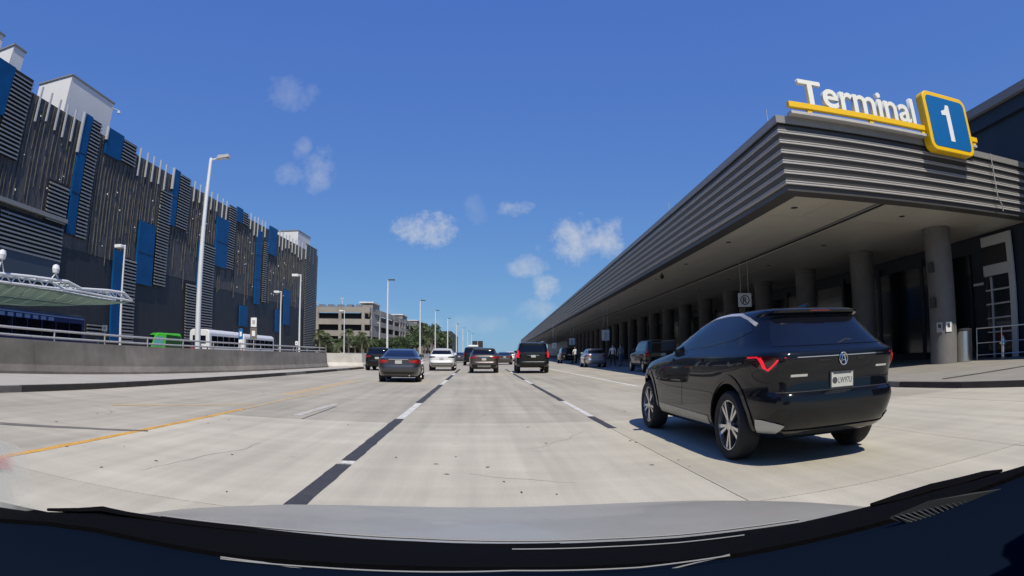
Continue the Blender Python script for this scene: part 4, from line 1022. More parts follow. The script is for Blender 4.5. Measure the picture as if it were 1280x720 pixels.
        obj('exhaust', MB().tube((.45, rim_y + .06, .30), (.45, rim_y + .35, .30), .03), MT['chrome'], e)
    return e
def deco(e, name, kind, poly, axis, sign, m, off=.009, step=.05, shift=True, parent=None):
    L = CARS[kind]['L']; P = [(p[0] - L / 2, p[1]) for p in poly] if axis == 'x' else poly
    if kind == 'hero': P = [(x if axis == 'x' else x * .952, zm(z)) for x, z in P]
    return obj(name, decal_mesh(name, cache[kind]['bvh'], P, axis, sign, off, step), m, parent or e)

def wrap_blade(e, sx):
    S = CARS['hero']; zs = [q[0] for q in S['slices']]; cv = list(zip(*S['slices'])); L = S['L']; rows = []; n = 22
    for k in range(6):
        z = .355 + .145 * k / 5; p = [pchip(zs, cv[i], z) for i in range(1, 6)]; x, y = contour(*p, 1600)
        pts = [(float(a), float(b)) for a, b in zip(x, y) if a < 0 and b < 2.0]; pts.sort(key=lambda q: (q[1] - q[0] * .0) if False else math.atan2(q[1] - 2.0, q[0]))
        x_in = -.64 - .05 * (1 - k / 5) if z < .455 else -.64 - .19 * min(1, (z - .455) / .03)
        run_ = [q for q in pts if not (q[0] > x_in and q[1] < .6) and q[1] < .50 - .05 * k / 5]
        run_.sort(key=lambda q: q[1] - q[0] * -1e-6 if False else (-(q[0]) * .5 + q[1]))
        d = [0]
        for u, w in zip(run_, run_[1:]): d.append(d[-1] + math.dist(u, w))
        t = np.linspace(0, d[-1], n); rows.append([Vector((-sx * (float(np.interp(q, d, [a[0] for a in run_])) - .010) * -1 * 1.0, float(np.interp(q, d, [a[1] for a in run_])) - .010 - L / 2, z)) for q in t])
    rows = [[Vector((sx * abs(v.x), v.y, v.z)) for v in rw] for rw in rows]
    vs = [v for rw in rows for v in rw]; fs = [(k * n + i, k * n + i + 1, (k + 1) * n + i + 1, (k + 1) * n + i) for k in range(5) for i in range(n - 1)]
    obj('blade_reflection', MB().add(vs, fs).mesh('blade_reflection', True), MT['p_silver'], e)  # lower bumper corner wing, its white reflection painted in as silver
# ---- the black SUV at right
HX, HY = 3.61, 5.04
hero = car('hero', 'glossy black electric SUV nearby at right with red lit tail lamps and patterned alloy wheels', 'SUV', (HX, HY + 5.02 / 2, 0), R_(.4), MT['p_navy'], rim=RIM, plate_txt='LW97U')
H = 'hero'
for sx, k in ((-1, 1), (1, -1)):
    def mx(P): return [(x * k, z) for x, z in P] if k == 1 else [(x * k, z) for x, z in P][::-1]
    t = deco(hero, 'lamp_chevron', H, mx(ribbon_poly([(-.915, 1.07), (-.89, .985), (-.865, .965), (-.80, 1.045)], .014)), 'y', -1, MT['red_lit'], .013, .03)
    deco(hero, 'lamp_blade', H, mx(ribbon_poly([(-.972, 1.068), (-.92, 1.075)], .012)), 'y', -1, MT['red_lit'], .013, .03)
    tl = CARS[H]['side']
    line = ribbon_poly([(3.27, 1.165), (2.98, 1.315), (2.66, 1.440), (2.32, 1.525), (1.98, 1.568), (1.55, 1.585), (1.18, 1.567)], .028)
    deco(hero, 'window_trim', H, line, 'x', sx, MT['bright_trim'], .010, .05)
    deco(hero, 'pillar_trim', H, ribbon_poly([(1.18, 1.566), (.93, 1.505), (.72, 1.425)], .034), 'x', sx, MT['steel'], .011, .05)
    deco(hero, 'wheel_arch', H, ribbon_poly([(1.02 + .50 * math.cos(a), .395 + .50 * math.sin(a)) for a in np.linspace(R_(-8), R_(188), 22)], .055), 'x', sx, MT['p_black'], .012, .05)
    deco(hero, 'wheel_arch', H, ribbon_poly([(4.13 + .50 * math.cos(a), .395 + .50 * math.sin(a)) for a in np.linspace(R_(-8), R_(188), 22)], .055), 'x', sx, MT['p_black'], .012, .05)
    deco(hero, 'sill_reflection', H, [(1.62, .335), (3.55, .335), (3.55, .47), (1.62, .44)], 'x', sx, MT['p_own'], .008, .08)  # road reflection along the sill, painted as a silver band
    wrap_blade(hero, sx)
    for yy in (1.75, 2.85): deco(hero, 'door_handle', H, [(yy, 1.035), (yy + .24, 1.04), (yy + .24, 1.065), (yy, 1.06)], 'x', sx, MT['p_black'], .016, .05)
    deco(hero, 'door_seam', H, ribbon_poly([(2.50, .50), (2.47, .9), (2.45, 1.165)], .008), 'x', sx, MT['black'], .002, .06)
deco(hero, 'light_strip', H, [(-.60, 1.058), (.60, 1.058), (.60, 1.066), (-.60, 1.066)], 'y', -1, MT['chrome'], .004, .08)
deco(hero, 'brake_lamp', H, [(-.14, 1.563), (.14, 1.563), (.14, 1.570), (-.14, 1.570)], 'y', -1, MT['red'], .006, .06)
deco(hero, 'bumper_lip', H, [(-.62, .335), (.62, .335), (.70, .39), (-.70, .39)], 'y', -1, MT['p_black'], .012, .07)
deco(hero, 'tailgate_seam', H, ribbon_poly([(-.80, .775), (.80, .775)], .008), 'y', -1, MT['black'], .003, .06)
deco(hero, 'badge_script', H, [(-.66, .905), (-.46, .905), (-.46, .925), (-.66, .925)], 'y', -1, MT['chrome'], .006, .06)
deco(hero, 'badge_script', H, [(.50, .945), (.68, .945), (.68, .962), (.50, .962)], 'y', -1, MT['chrome'], .006, .06)
for a, b in ((-.34, -.18), (.20, .30)): deco(hero, 'camera_slot', H, [(a, 1.022), (b, 1.022), (b, 1.034), (a, 1.034)], 'y', -1, MT['black'], .010, .05)
# emblem: an upright oval ring round a caliper shape
EZ = zm(1.03)
hy = cache[H]['bvh'].ray_cast(Vector((0, -12, EZ)), Vector((0, 1, 0)))[0].y - .012
em = MB(); n = 28
em.path([(.050 * math.cos(2 * math.pi * k / n), hy, EZ + .062 * math.sin(2 * math.pi * k / n)) for k in range(n + 1)], .0065, 6)
for s in (-1, 1): em.path([(s * .008, hy, EZ + .045), (s * .018, hy, EZ + .01), (s * .030, hy, EZ - .042)], .0075, 6)
em.path([(-.015, hy, EZ - .015), (.015, hy, EZ - .015)], .005, 6)
obj('emblem', em.mesh('emblem', True), MT['chrome'], hero)
obj('wiper', MB().path([(.02, -2.315, 1.235), (.16, -2.275, 1.275), (.36, -2.265, 1.26)], .012, 6), MT['black'], hero)
fin_ = MB().hexa([(-.03, -1.75, 1.64), (.03, -1.75, 1.64), (.02, -1.50, 1.64), (-.02, -1.50, 1.64), (-.012, -1.76, 1.70), (.012, -1.76, 1.70), (.006, -1.56, 1.68), (-.006, -1.56, 1.68)])
obj('antenna_fin', fin_, MT['p_black'], hero)

# ---- traffic ahead
def put(kind, xl, xr_, y, label, cat, pm, **k):
    L = CARS[kind]['L']; return car(kind, label, cat, ((xl + xr_) / 2, y + L / 2, 0), k.pop('rz', 0), pm, **k)
TR = 'cars in the lanes ahead'
c1 = put('sedan', -4.35, -2.52, 24.5, 'dark grey sedan in the left lane ahead', 'car', MT['p_grey'], group=TR, rz=R_(3))
deco(c1, 'trunk_trim', 'sedan', [(-.42, .955), (.42, .955), (.40, .985), (-.40, .985)], 'y', -1, MT['chrome'], .01)
deco(c1, 'bumper_insert', 'sedan', [(-.62, .36), (.62, .36), (.66, .45), (-.66, .45)], 'y', -1, MT['black'], .01)
c2 = put('cross', -3.55, -1.65, 42.0, 'white crossover SUV with dark tail lamps in the left lane', 'SUV', MT['p_white'], group=TR, tail='tint')
deco(c2, 'bumper_insert', 'cross', [(-.72, .34), (.72, .34), (.78, .56), (-.78, .56)], 'y', -1, MT['black'], .01)
deco(c2, 'bumper_strip', 'cross', [(-.72, .40), (.72, .40), (.72, .52), (-.72, .52)], 'y', -1, MT['p_silver'], .018)
c3 = put('cross', -.56, 1.28, 37.2, 'brown-grey crossover SUV in the middle lane', 'SUV', MT['p_brown'], group=TR, tail='red')
deco(c3, 'bumper_insert', 'cross', [(-.72, .34), (.72, .34), (.78, .56), (-.78, .56)], 'y', -1, MT['black'], .01)
deco(c3, 'bumper_strip', 'cross', [(-.42, .40), (.42, .40), (.42, .50), (-.42, .50)], 'y', -1, MT['p_silver'], .018)
deco(c3, 'badge_bar', 'cross', [(-.30, 1.0), (.30, 1.0), (.30, 1.02), (-.30, 1.02)], 'y', -1, MT['chrome'], .01)
c4 = put('boxy', 2.40, 4.50, 36.4, 'tall black full-size SUV beside the terminal lane with glinting rear glass', 'SUV', MT['p_black'], group=TR, tail='red_lit', rz=R_(-1.5))
deco(c4, 'bumper_strip', 'boxy', [(-.80, .70), (.80, .70), (.80, .73), (-.80, .73)], 'y', -1, MT['chrome'], .01)
deco(c4, 'tailgate_strip', 'boxy', [(-.36, 1.10), (.36, 1.10), (.36, 1.13), (-.36, 1.13)], 'y', -1, MT['chrome'], .01)
for s in (-1, 1): obj('roof_rail', MB().path([(s * .70, -2.2, 1.93), (s * .70, -2.1, 1.98), (s * .70, .2, 1.99), (s * .70, .3, 1.93)], .022), MT['chrome'], c4)
c5 = put('cross', -7.95, -6.1, 40.8, 'black SUV mostly hidden behind the dark sedan', 'SUV', MT['p_black'], group=TR)
c6 = put('boxy', -1.55, .45, 62.0, 'black SUV between the white and brown crossovers', 'SUV', MT['p_black'], group=TR)
obj('roof_cargo', MB().box((0, -.3, 2.06), (1.1, 1.3, .22)), MT['sign_white'], c6, bevel=.06)
c7 = put('sedan', 2.0, 3.85, 66.0, 'dark sedan peeking out right of the brown crossover', 'car', MT['p_brown'], group=TR)
c8 = put('cross', 4.1, 6.0, 95.0, 'far white crossover left of the black full-size SUV', 'SUV', MT['p_white'], group=TR)
c9 = put('cross', .9, 2.7, 120, 'far white car above the middle lane', 'car', MT['p_white'], group=TR)
c10 = put('sedan', 7.2, 9.0, 130, 'farthest white sedan ahead', 'car', MT['p_white'], group=TR)
c11 = put('sedan', -3.4, -1.6, 78.0, 'dark far sedan beside the brown crossover', 'car', MT['p_grey'], group=TR)
KB = 'cars stopped at the terminal kerb'
c12 = put('cross', 9.0, 10.9, 49.0, 'silver SUV stopped in the shade under the canopy', 'SUV', MT['p_silver'], group=KB, rz=R_(-2.5))
c13 = put('boxy', 9.7, 11.8, 33.0, 'near-black tall SUV stopped under the canopy left of the near SUV', 'SUV', MT['p_black'], group=KB, rz=R_(-2.5))
c14 = put('boxy', 9.9, 11.9, 70.0, 'dark SUV far under the canopy right of the tall black SUV', 'SUV', MT['p_black'], group=KB, rz=R_(-2.5))
for sx in (-.62, .62): obj('fog_lamp', MB().lathe([(.07, 0), (.05, .03)], 12, Matrix.Rotation(R_(90), 3, 'X'), (sx, -CARS['boxy']['L'] / 2 + .07, .85)), MT['clear'], c14)

# ================================================================ BUSES AND THE GREEN VAN BEHIND THE BARRIER
def bus(X, y, L, W, Hh, label, pm, name='shuttle_bus', rz=-R_(2.5), glass='tint', band=None):
    e = empty(name, (X, y, 0), rz); tag(e, label, 'bus')
    n = 10
    prof = [(-W / 2, .38), (-W / 2, Hh - .35), (-W / 2 + .1, Hh - .12), (-W / 2 + .35, Hh), (W / 2 - .35, Hh), (W / 2 - .1, Hh - .12), (W / 2, Hh - .35), (W / 2, .38)]
    mb = MB(); k = len(prof); vs = [(x, yy, z) for yy in (0, L) for x, z in prof]
    mb.add(vs, [tuple(range(k)), tuple(range(k, 2 * k))] + [(i, (i + 1) % k, k + (i + 1) % k, k + i) for i in range(k)])
    obj('body', mb, pm, e, bevel=.08)
    obj('rear_window', MB().b2((-W * .33, -.03, Hh * .55), (W * .33, -.004, Hh * .80)), MT[glass], e, bevel=.05)
    nw = int(L / 1.4)
    for sx in (-1, 1):
        for i in range(nw):
            y0 = .5 + i * (L - .8) / nw
            obj('side_window', MB().b2((sx * (W / 2 + .004), y0, Hh * .48), (sx * (W / 2 + .03), y0 + (L - .8) / nw - .12, Hh * .80)), MT[glass], e)
        for yy in (L * .22, L * .78): wheel(e, sx * (W / 2 - .16), yy, .45, sx)
    obj('windshield', MB().b2((-W * .42, L + .004, Hh * .42), (W * .42, L + .03, Hh * .82)), MT[glass], e)
    obj('bumper', MB().b2((-W * .45, -.1, .42), (W * .45, -.005, .62)), MT['black'], e)
    for sx in (-1, 1): obj('tail_light', MB().b2((sx * W * .42 - .08, -.03, 1.1), (sx * W * .42 + .08, -.004, 1.35)), MT['red'], e)
    if band: obj('side_band', MB().b2((W / 2 + .034, .3, band[0]), (W / 2 + .05, L - .3, band[1])), MT['bus_band'], e)
    return e
q = on_x(251, 440, -27.4); bus(-27.6, q.y, 7.6, 2.4, 3.1, 'white shuttle bus with dark side windows behind the tall lamp', MT['bus_white'])
q = on_x(294, 440, -27.0); bus(-27.0, q.y, 9.0, 2.3, 3.0, 'second white shuttle bus ahead of the first', MT['bus_white'])
# long blue bus at the left edge under the glass canopy
pb = on_x(97, 425, -26.0)
bl = bus(-27.3, pb.y - 17.0, 17.0, 2.6, 2.9, 'long dark blue bus under the glass canopy at the left edge', MT['bus_blue'], rz=-R_(2.5))
obj('roof_line', MB().b2((1.27, .2, 2.60), (1.345, 16.8, 2.68)), MT['bus_band'], bl)
for k in range(9):
    obj('fleet_lettering', MB().b2((1.302, 7.2 + k * .75, 2.36), (1.325, 7.2 + k * .75 + .5, 2.56)), MT['bus_band'], bl)
# green van
q = on_x(198, 440, -27.0)
gv = empty('delivery_van', (-27.0, q.y, 0), R_(52)); gv.scale = (.82, .82, .86); tag(gv, 'bright green van with sloped windscreen standing behind the left barrier', 'van')
sidep = [(-1.15, .4), (-1.15, .95), (-.95, 1.15), (-.35, 2.55), (.0, 2.75), (2.6, 2.75), (2.75, 2.55), (2.8, .4)]
n = len(sidep); mb = MB(); vs = [(x, yy, z) for yy in (0, 2.0) for x, z in sidep]
mb.add(vs, [tuple(range(n)), tuple(range(n, 2 * n))] + [(i, (i + 1) % n, n + (i + 1) % n, n + i) for i in range(n)])
obj('body', mb, MT['green'], gv, bevel=.08)
obj('side_panel', MB().prism([(.75, -.004, .95), (2.72, -.004, .95), (2.66, -.004, 2.5), (.95, -.004, 2.6)], (0, -.02, 0)), MT['green_dark'], gv)
obj('door_window', MB().prism([(-.72, -.004, 1.45), (.45, -.004, 1.45), (.55, -.004, 2.4), (-.35, -.004, 2.35)], (0, -.02, 0)), MT['pale_teal'], gv)
obj('windshield', MB().add([(-.93, .15, 1.22), (-.93, 1.85, 1.22), (-.39, 1.75, 2.5), (-.39, .25, 2.5), (-.96, .15, 1.24), (-.96, 1.85, 1.24), (-.42, 1.75, 2.52), (-.42, .25, 2.52)], [(4, 5, 6, 7), (0, 4, 7, 3), (1, 2, 6, 5), (0, 1, 5, 4), (2, 3, 7, 6)]), MT['tint'], gv)
obj('bumper', MB().b2((-1.3, 0.02, .35), (-1.16, 1.98, .65)), MT['green'], gv)
for yy, sd_ in ((.16, -1), (1.84, 1)):
    for xx in (-.45, 2.0):
        w = empty('wheel', (xx, yy, .36), parent=gv); w.rotation_euler = (0, 0, R_(90) * sd_); obj('tyre', TYRE, MT['rubber'], w); obj('rim', RIM5, MT['rim'], w); obj('rim_barrel', BARREL, MT['rim_dark'], w)
# dark vans parked behind the green one and by the truss tip
q = on_x(215, 440, -30.0); car('boxy', 'dark van parked behind the green van', 'van', (-30.0, q.y + 1.0, 0), R_(85), MT['p_black'], detail=False, name='parked_van')
q = on_x(118, 440, -29.5); car('cross', 'dark car in front of the louvers left of the small white sign', 'car', (-29.5, q.y, 0), R_(20), MT['p_black'], detail=False, name='parked_car')

# ================================================================ CONCRETE GARAGE BEHIND
GY = 140.0
gx0, gx1 = on_y(340, 400, GY).x, on_y(462, 400, GY).x
def gz(py): return on_y(430, py, GY).z
g2 = empty('concrete_garage', (gx1, GY, 0)); tag(g2, 'beige concrete parking garage with open decks behind the palms', 'building')
G0 = Vector((gx1, GY, 0)); GL = 140.0
def G(a, b, z): return G0 + EX * a + ED * b + Vector((0, 0, z))
def gbox(mb, a0, a1, b0, b1, z0, z1): return mb.hexa([G(a0, b0, z0), G(a1, b0, z0), G(a1, b1, z0), G(a0, b1, z0), G(a0, b0, z1), G(a1, b0, z1), G(a1, b1, z1), G(a0, b1, z1)])
def g2p(n, mb, m): return wpart(n, mb, m, g2, G0)
wdt = gx1 - gx0
g2p('deck_core', gbox(MB(), -wdt, -.9, .9, GL, 0, gz(391)), MT['garage_dark'])
for ya, yb_ in ((383.5, 390.5), (398.5, 405.5), (413, 420), (428, 434)):
    g2p('deck_parapet', gbox(MB(), -wdt, 0, 0, .5, gz(yb_), gz(ya)), MT['garage'])
    g2p('deck_parapet', gbox(MB(), -.5, 0, .51, GL, gz(yb_), gz(ya)), MT['garage'])
for k in range(5):
    a = -1.6 - k * (wdt - 2) / 4.0
    g2p('pillar', gbox(MB(), a - .35, a + .35, -.12, .45, 0, gz(384)), MT['garage'])
for k in range(14):
    b = 2 + k * 9.8; g2p('pillar', gbox(MB(), -.45, .12, b, b + 1.0, 0, gz(384)), MT['garage'])
def tower(pxa, pxb, pya, pyb, b, back, label):
    Y = GY + b; a0 = on_y(pxa, pya, Y).x; a1 = on_y(pxb, pya, Y).x; z1 = on_y((pxa + pxb) / 2, pya, Y).z; z0_ = max(0, on_y((pxa + pxb) / 2, pyb, Y).z)
    o = wpart('stair_tower', MB().b2((a0, Y, z0_ - 4), (a1, Y + back, z1)), MT['garage'], g2, G0); o['label'] = label
    wpart('coping', MB().b2((a0 - .3, Y - .3, z1 + .01), (a1 + .3, Y + back + .3, z1 + .35)), MT['white_wall'], g2, G0)
tower(451, 466, 379, 396, 3, 10, 'nearest concrete stair tower'); tower(490, 503, 394, 412, 46, 12, 'middle concrete stair tower'); tower(510, 521, 401, 414, 85, 14, 'farthest concrete stair tower')
rg = random.Random(4)
carsroof = MB()
for k in range(9):
    a = -wdt + 3 + k * (wdt - 6) / 8; c = G(a, 2.2, gz(383.5) - .3); carsroof.box(c, (1.7, 4.2, .9)); carsroof.box(c + Vector((0, .1, .7)), (1.4, 2.1, .6))
stuff(g2p('parked_roof_cars', carsroof, MT['p_silver']))
for px, ty in ((396, 378), (407, 383), (428, 373)):
    c = on_y(px, ty, GY + 8); g2p('roof_lamp', MB().tube((c.x, GY + 8, gz(390)), (c.x, GY + 8, c.z), .12, n=6).box((c.x, GY + 8, c.z), (.9, .4, .2)), MT['pole'])
# distant low building past the palms
o = obj('far_building', MB().b2((-25, 300, 0), (-13, 380, 12)).b2((-24.5, 299.8, 12.01), (-13.5, 379, 12.6)), MT['garage_dark']); tag(o, 'dark distant building past the palm clump', 'building')

# ================================================================ PLANTS
def leaf_clump(rx, ry, rz_, n, size, seed):
    r = random.Random(seed); mb = MB(); cl = [(r.uniform(-.65, .65), r.uniform(-.65, .65), r.uniform(-.6, .75), r.uniform(.3, .5)) for _ in range(14)]
    for k in range(n):
        cx, cy, cz, cr = r.choice(cl); v = Vector((r.gauss(0, 1), r.gauss(0, 1), r.gauss(0, 1))).normalized() * cr * r.uniform(.6, 1.05)
        p = Vector(((cx + v.x) * rx, (cy + v.y) * ry, (cz + v.z) * rz_)); a = Vector((r.gauss(0, 1), r.gauss(0, 1), r.gauss(0, .6))).normalized(); b = a.cross(Vector((r.gauss(0, 1), r.gauss(0, 1), r.gauss(0, 1)))).normalized()
        s = size * r.uniform(.6, 1.3); mb.add([p - a * s, p - b * s * .45, p + a * s, p + b * s * .45], [(0, 1, 2, 3)])
    return mb
crowns = [leaf_clump(2.6, 2.6, 1.9, 2300, .24, s).mesh('crown') for s in (1, 2, 3)]
def trunk_mesh(h):
    mb = MB(); mb.path([(0, 0, 0), (.05, .03, h * .4), (-.04, .05, h)], [.17, .13, .08], 8)
    for k in range(6): a = k * 1.05; mb.path([(0, 0, h * .75), (.5 * math.cos(a), .5 * math.sin(a), h * 1.05), (1.3 * math.cos(a), 1.3 * math.sin(a), h * 1.35)], [.06, .045, .02], 6)
    return mb.mesh('trunk', True)
TRM = trunk_mesh(2.4)
def tree(x, y, s, label, k, z=0):
    e = empty('broadleaf_tree', (x, y, z), k * 1.3); tag(e, label, 'tree', 'leafy trees before the concrete garage'); e.scale = (s, s, s)
    obj('trunk', TRM, MT['bark'], e); obj('crown', crowns[k % 3], MT['leaf'], e, loc=(0, 0, 3.3))
def palm_crown(seed, nf=20, fl=2.6):
    r = random.Random(seed); mb = MB()
    for f in range(nf):
        az = 2 * math.pi * f / nf + r.uniform(-.15, .15); el = R_(r.uniform(-35, 75)); L_ = fl * r.uniform(.8, 1.1); h = Vector((math.cos(az), math.sin(az), 0)); pts = []
        for i in range(9):
            t = i / 8; pts.append(h * (L_ * t * math.cos(el) * (1 - .15 * t)) + Vector((0, 0, L_ * (t * math.sin(el) - .75 * t * t))))
        mb.path(pts, [.035 - .003 * i for i in range(9)], 4)
        side = h.cross(Vector((0, 0, 1)))
        for i in range(1, 9):
            for j in (0, .5):
                if i + j > 8: continue
                p = pts[i].lerp(pts[min(i + 1, 8)], j); t = (i + j) / 8; ll = .62 * math.sin(math.pi * min(.95, .18 + t * .8)) * fl / 2.6
                tan = (pts[min(i + 1, 8)] - pts[i - 1]).normalized()
                for s in (-1, 1):
                    tip = p + side * s * ll + tan * ll * .5 - Vector((0, 0, ll * .45)); w_ = tan * .05
                    mb.add([p - w_, p + w_, tip + w_ * .3, tip - w_ * .3], [(0, 1, 2, 3)])
    return mb.mesh('crown')
PC = [palm_crown(s) for s in (1, 2, 3)]
PT = MB().path([(0, 0, 0), (.08, 0, 2.5), (.02, .06, 5.0)], [.22, .17, .13], 9).mesh('trunk', True)
def palm(x, y, h, label, k, fl=1.0):
    e = empty('palm_tree', (x, y, 0), k * .9); tag(e, label, 'palm', 'palms along the garage front')
    t = obj('trunk', PT, MT['bark'], e); t.scale = (1, 1, h / 5.0); c = obj('crown', PC[k % 3], MT['palm'], e, loc=(.02, .06, h)); c.scale = (fl, fl, fl)
def atpx(px, Y): return on_y(px, 440, Y).x
for k, (px, Y, h, lb) in enumerate([(399, 118, 5.0, 'palm against the end of the screened garage'), (407, 122, 4.4, 'second palm from the screened garage'), (414, 125, 3.2, 'low palm beside the second palm'), (424, 120, 3.4, 'bushy palm just left of the white lamp'), (436, 119, 5.2, 'palm just right of the white lamp'),
                                   (444, 124, 4.0, 'palm under the concrete stair tower'), (452, 121, 4.8, 'palm left of the black SUV roof'), (459, 128, 3.8, 'palm at the corner of the concrete garage')]):
    palm(atpx(px, Y), Y, h, lb, k, 1.0)
for k, (px, Y, h, lb) in enumerate([(528, 175, 9.2, 'tallest palm of the far clump'), (534, 182, 8.4, 'palm at the middle of the far clump'), (540, 178, 7.6, 'rightmost palm of the far clump'), (531, 190, 6.0, 'low palm within the far clump')]):
    palm(atpx(px, Y), Y, h, lb, k, 1.45)
for k, (px, Y, s, lb) in enumerate([(402, 132, .8, 'leafy tree low in the corner by the screened garage'), (429, 133, .85, 'leafy tree behind the white lamp'), (450, 134, .9, 'leafy tree below the stair tower'), (470, 130, .85, 'leafy tree behind the short white lamp'), (480, 138, .9, 'leafy tree behind the first median lamp'),
                                   (491, 142, .95, 'leafy tree right of the first median lamp'), (502, 150, 1.05, 'leafy tree in the middle of the green row'), (512, 158, 1.15, 'leafy tree before the farthest stair tower'), (521, 166, 1.35, 'leafy tree left of the far palm clump'), (535, 196, 2.1, 'dense leafy tree behind the far palms'), (546, 230, 2.0, 'leafy tree right of the far palms'), (555, 260, 1.6, 'small far tree above the white crossover')]):
    tree(atpx(px, Y), Y, s, lb, k)
# far overhead sign structure
p = on_y(597, 430, 230)
e = empty('gantry_sign', (p.x, 230, 0)); tag(e, 'dark far overhead road sign seen above the brown crossover', 'sign')
obj('post', MB().tube((0, 0, 0), (0, 0, 6.2), .2), MT['steel'], e)
for s in (-1, 1): obj('sign_panel', MB().box((s * 1.1, -.25, 4.6), (1.9, .12, 3.2)), MT['garage_dark'], e)

# ================================================================ PEOPLE UNDER THE CANOPY
def person(x, y, z, rz, shirt, trousers, hair, skin, label, pose=0, sc_=1.0):
    J = {'pel': (0, 0, .95), 'wst': (0, 0, 1.10), 'chs': (0, .01, 1.32), 'nck': (0, .01, 1.48), 'hd0': (0, .02, 1.57), 'hd1': (0, .025, 1.68), 'hd2': (0, .02, 1.76)}
    st = .14 if pose else .05
    for s, n in ((-1, 'l'), (1, 'r')):
        J['hp' + n] = (s * .09, 0, .90); J['kn' + n] = (s * .11, st * s + .02, .50); J['an' + n] = (s * .12, st * s * 1.5 - .02, .09); J['to' + n] = (s * .14, st * s * 1.5 + .14, .035)
        J['sh' + n] = (s * .185, 0, 1.42); fw_ = .22 if (pose and s > 0) else .03
        J['el' + n] = (s * .25, fw_ * .4 - .02, 1.15); J['wr' + n] = (s * .25, fw_ + .06, .92); J['ha' + n] = (s * .245, fw_ + .10, .83)
    ed = [('pel', 'wst'), ('wst', 'chs'), ('chs', 'nck'), ('nck', 'hd0'), ('hd0', 'hd1'), ('hd1', 'hd2')]
    for n in 'lr': ed += [('pel', 'hp' + n), ('hp' + n, 'kn' + n), ('kn' + n, 'an' + n), ('an' + n, 'to' + n), ('chs', 'sh' + n), ('sh' + n, 'el' + n), ('el' + n, 'wr' + n), ('wr' + n, 'ha' + n)]
    rad = {'pel': (.15, .11), 'wst': (.135, .10), 'chs': (.16, .115), 'nck': (.055, .055), 'hd0': (.07, .085), 'hd1': (.08, .10), 'hd2': (.055, .07), 'hp': (.095, .095), 'kn': (.062, .062), 'an': (.042, .045), 'to': (.045, .03), 'sh': (.06, .06), 'el': (.045, .045), 'wr': (.032, .03), 'ha': (.038, .022)}
    names = list(J); me = bpy.data.meshes.new('body'); me.from_pydata([J[n] for n in names], [(names.index(a), names.index(b)) for a, b in ed], [])
    o = bpy.data.objects.new('body', me); C.objects.link(o); o.modifiers.new('s', 'SKIN'); sv = me.skin_vertices[0].data
    for i, n in enumerate(names): sv[i].radius = rad.get(n, rad.get(n[:2])); sv[i].use_root = (n == 'pel')
    ss = o.modifiers.new('u', 'SUBSURF'); ss.levels = 1; ss.render_levels = 1
    dg = bpy.context.evaluated_depsgraph_get(); dg.update(); out = bpy.data.meshes.new_from_object(o.evaluated_get(dg)); bpy.data.objects.remove(o)
    out.name = 'body'; out.materials.clear()
    for m_ in (skin, shirt, trousers, hair): out.materials.append(m_)
    for p in out.polygons:
        c = p.center; p.use_smooth = True
        if c.z > 1.66 or (c.z > 1.55 and c.y < -.015): i = 3
        elif c.z > 1.50: i = 0
        elif c.z > .97 and abs(c.x) < .23 or c.z > 1.2: i = 1
        elif abs(c.x) > .19 and c.z > .7: i = 0
        elif c.z < .10: i = 3
        else: i = 2
        p.material_index = i
    e = empty('person', (x, y, z), rz); tag(e, label, 'person', 'people waiting at the terminal kerb'); e.scale = (sc_,) * 3
    b = bpy.data.objects.new('body', out); C.objects.link(b); b.parent = e
cl = lambda n, c: mat('cloth_' + n, c, .85)
SK, HR = mat('skin', (.42, .27, .19), .6), mat('hair', (.03, .022, .016), .7)
W_, K_, G_, B_ = cl('white', (.65, .65, .64)), cl('dark', (.02, .02, .024)), cl('grey', (.25, .25, .26)), cl('blue', (.08, .12, .2))
def on_walk(px, Y): return on_y(px, 445, Y).x
person(on_walk(766, 46), 46, .14, 2.6, W_, K_, HR, SK, 'person in a white top standing under the tall white sign', 1)
person(on_walk(776, 44), 44, .14, .4, G_, B_, HR, SK, 'person in grey beside the one in the white top', 0)
person(on_walk(811, 40), 40, .14, 1.2, W_, G_, HR, SK, 'person in pale clothes left of the near SUV mirror', 0)
person(on_walk(719, 60), 60, .14, .2, W_, K_, HR, SK, 'person in white left of the silver SUV', 1)

# ================================================================ OWN CAR: HOOD, COWL, DASHBOARD
own = empty('camera_car', (0, -.4, 0)); tag(own, 'silver hood, black cowl and dark dashboard of the car along the bottom edge', 'car')
OC = Vector((0, -.4, 0))
def op(n, mb, m, **k): o = obj(n, mb, m, own, **k); o.location = o.location - OC; return o
ox = .04
osl = [(.24, -2.9, 1.70, .80, 6, 4), (.34, -3.05, 1.84, .87, 6, 4), (.5, -3.1, 1.92, .90, 6, 4), (.64, -3.1, 1.90, .91, 6, 4), (.72, -3.08, 1.80, .91, 6, 4), (.79, -3.05, 1.62, .90, 6, 4.5), (.836, -3.0, 1.40, .89, 6, 5.5), (.870, -2.95, 1.20, .88, 6, 6), (.893, -2.9, 1.02, .87, 6, 6), (.91, -2.6, .86, .86, 6, 6)]
vs, fs = body_verts(osl, 80); vs = [(x + ox, y, z) for x, y, z in vs]
bm_ = cut_mesh(vs, fs, [MB().lathe([(.38, -.17), (.38, .17)], 32, q_, (ox + sx * .78, yy, .345)) for sx in (-1, 1) for yy in (1.02, -1.75)], 'body')
op('body', bm_, MT['p_own'])
for sx in (-1, 1):
    for yy in (1.02, -1.75): w = wheel(own, ox + sx * .78, yy + .4, .335, sx)
def P_plan(px, py, yc, kk=.30):
    d = ray(px, py); a, b, c = kk * d.x * d.x, d.y, -yc      # y = yc - kk x^2
    t = (-b + math.sqrt(b * b - 4 * a * c)) / (2 * a) if a > 1e-9 else yc / d.y
    return O + d * t
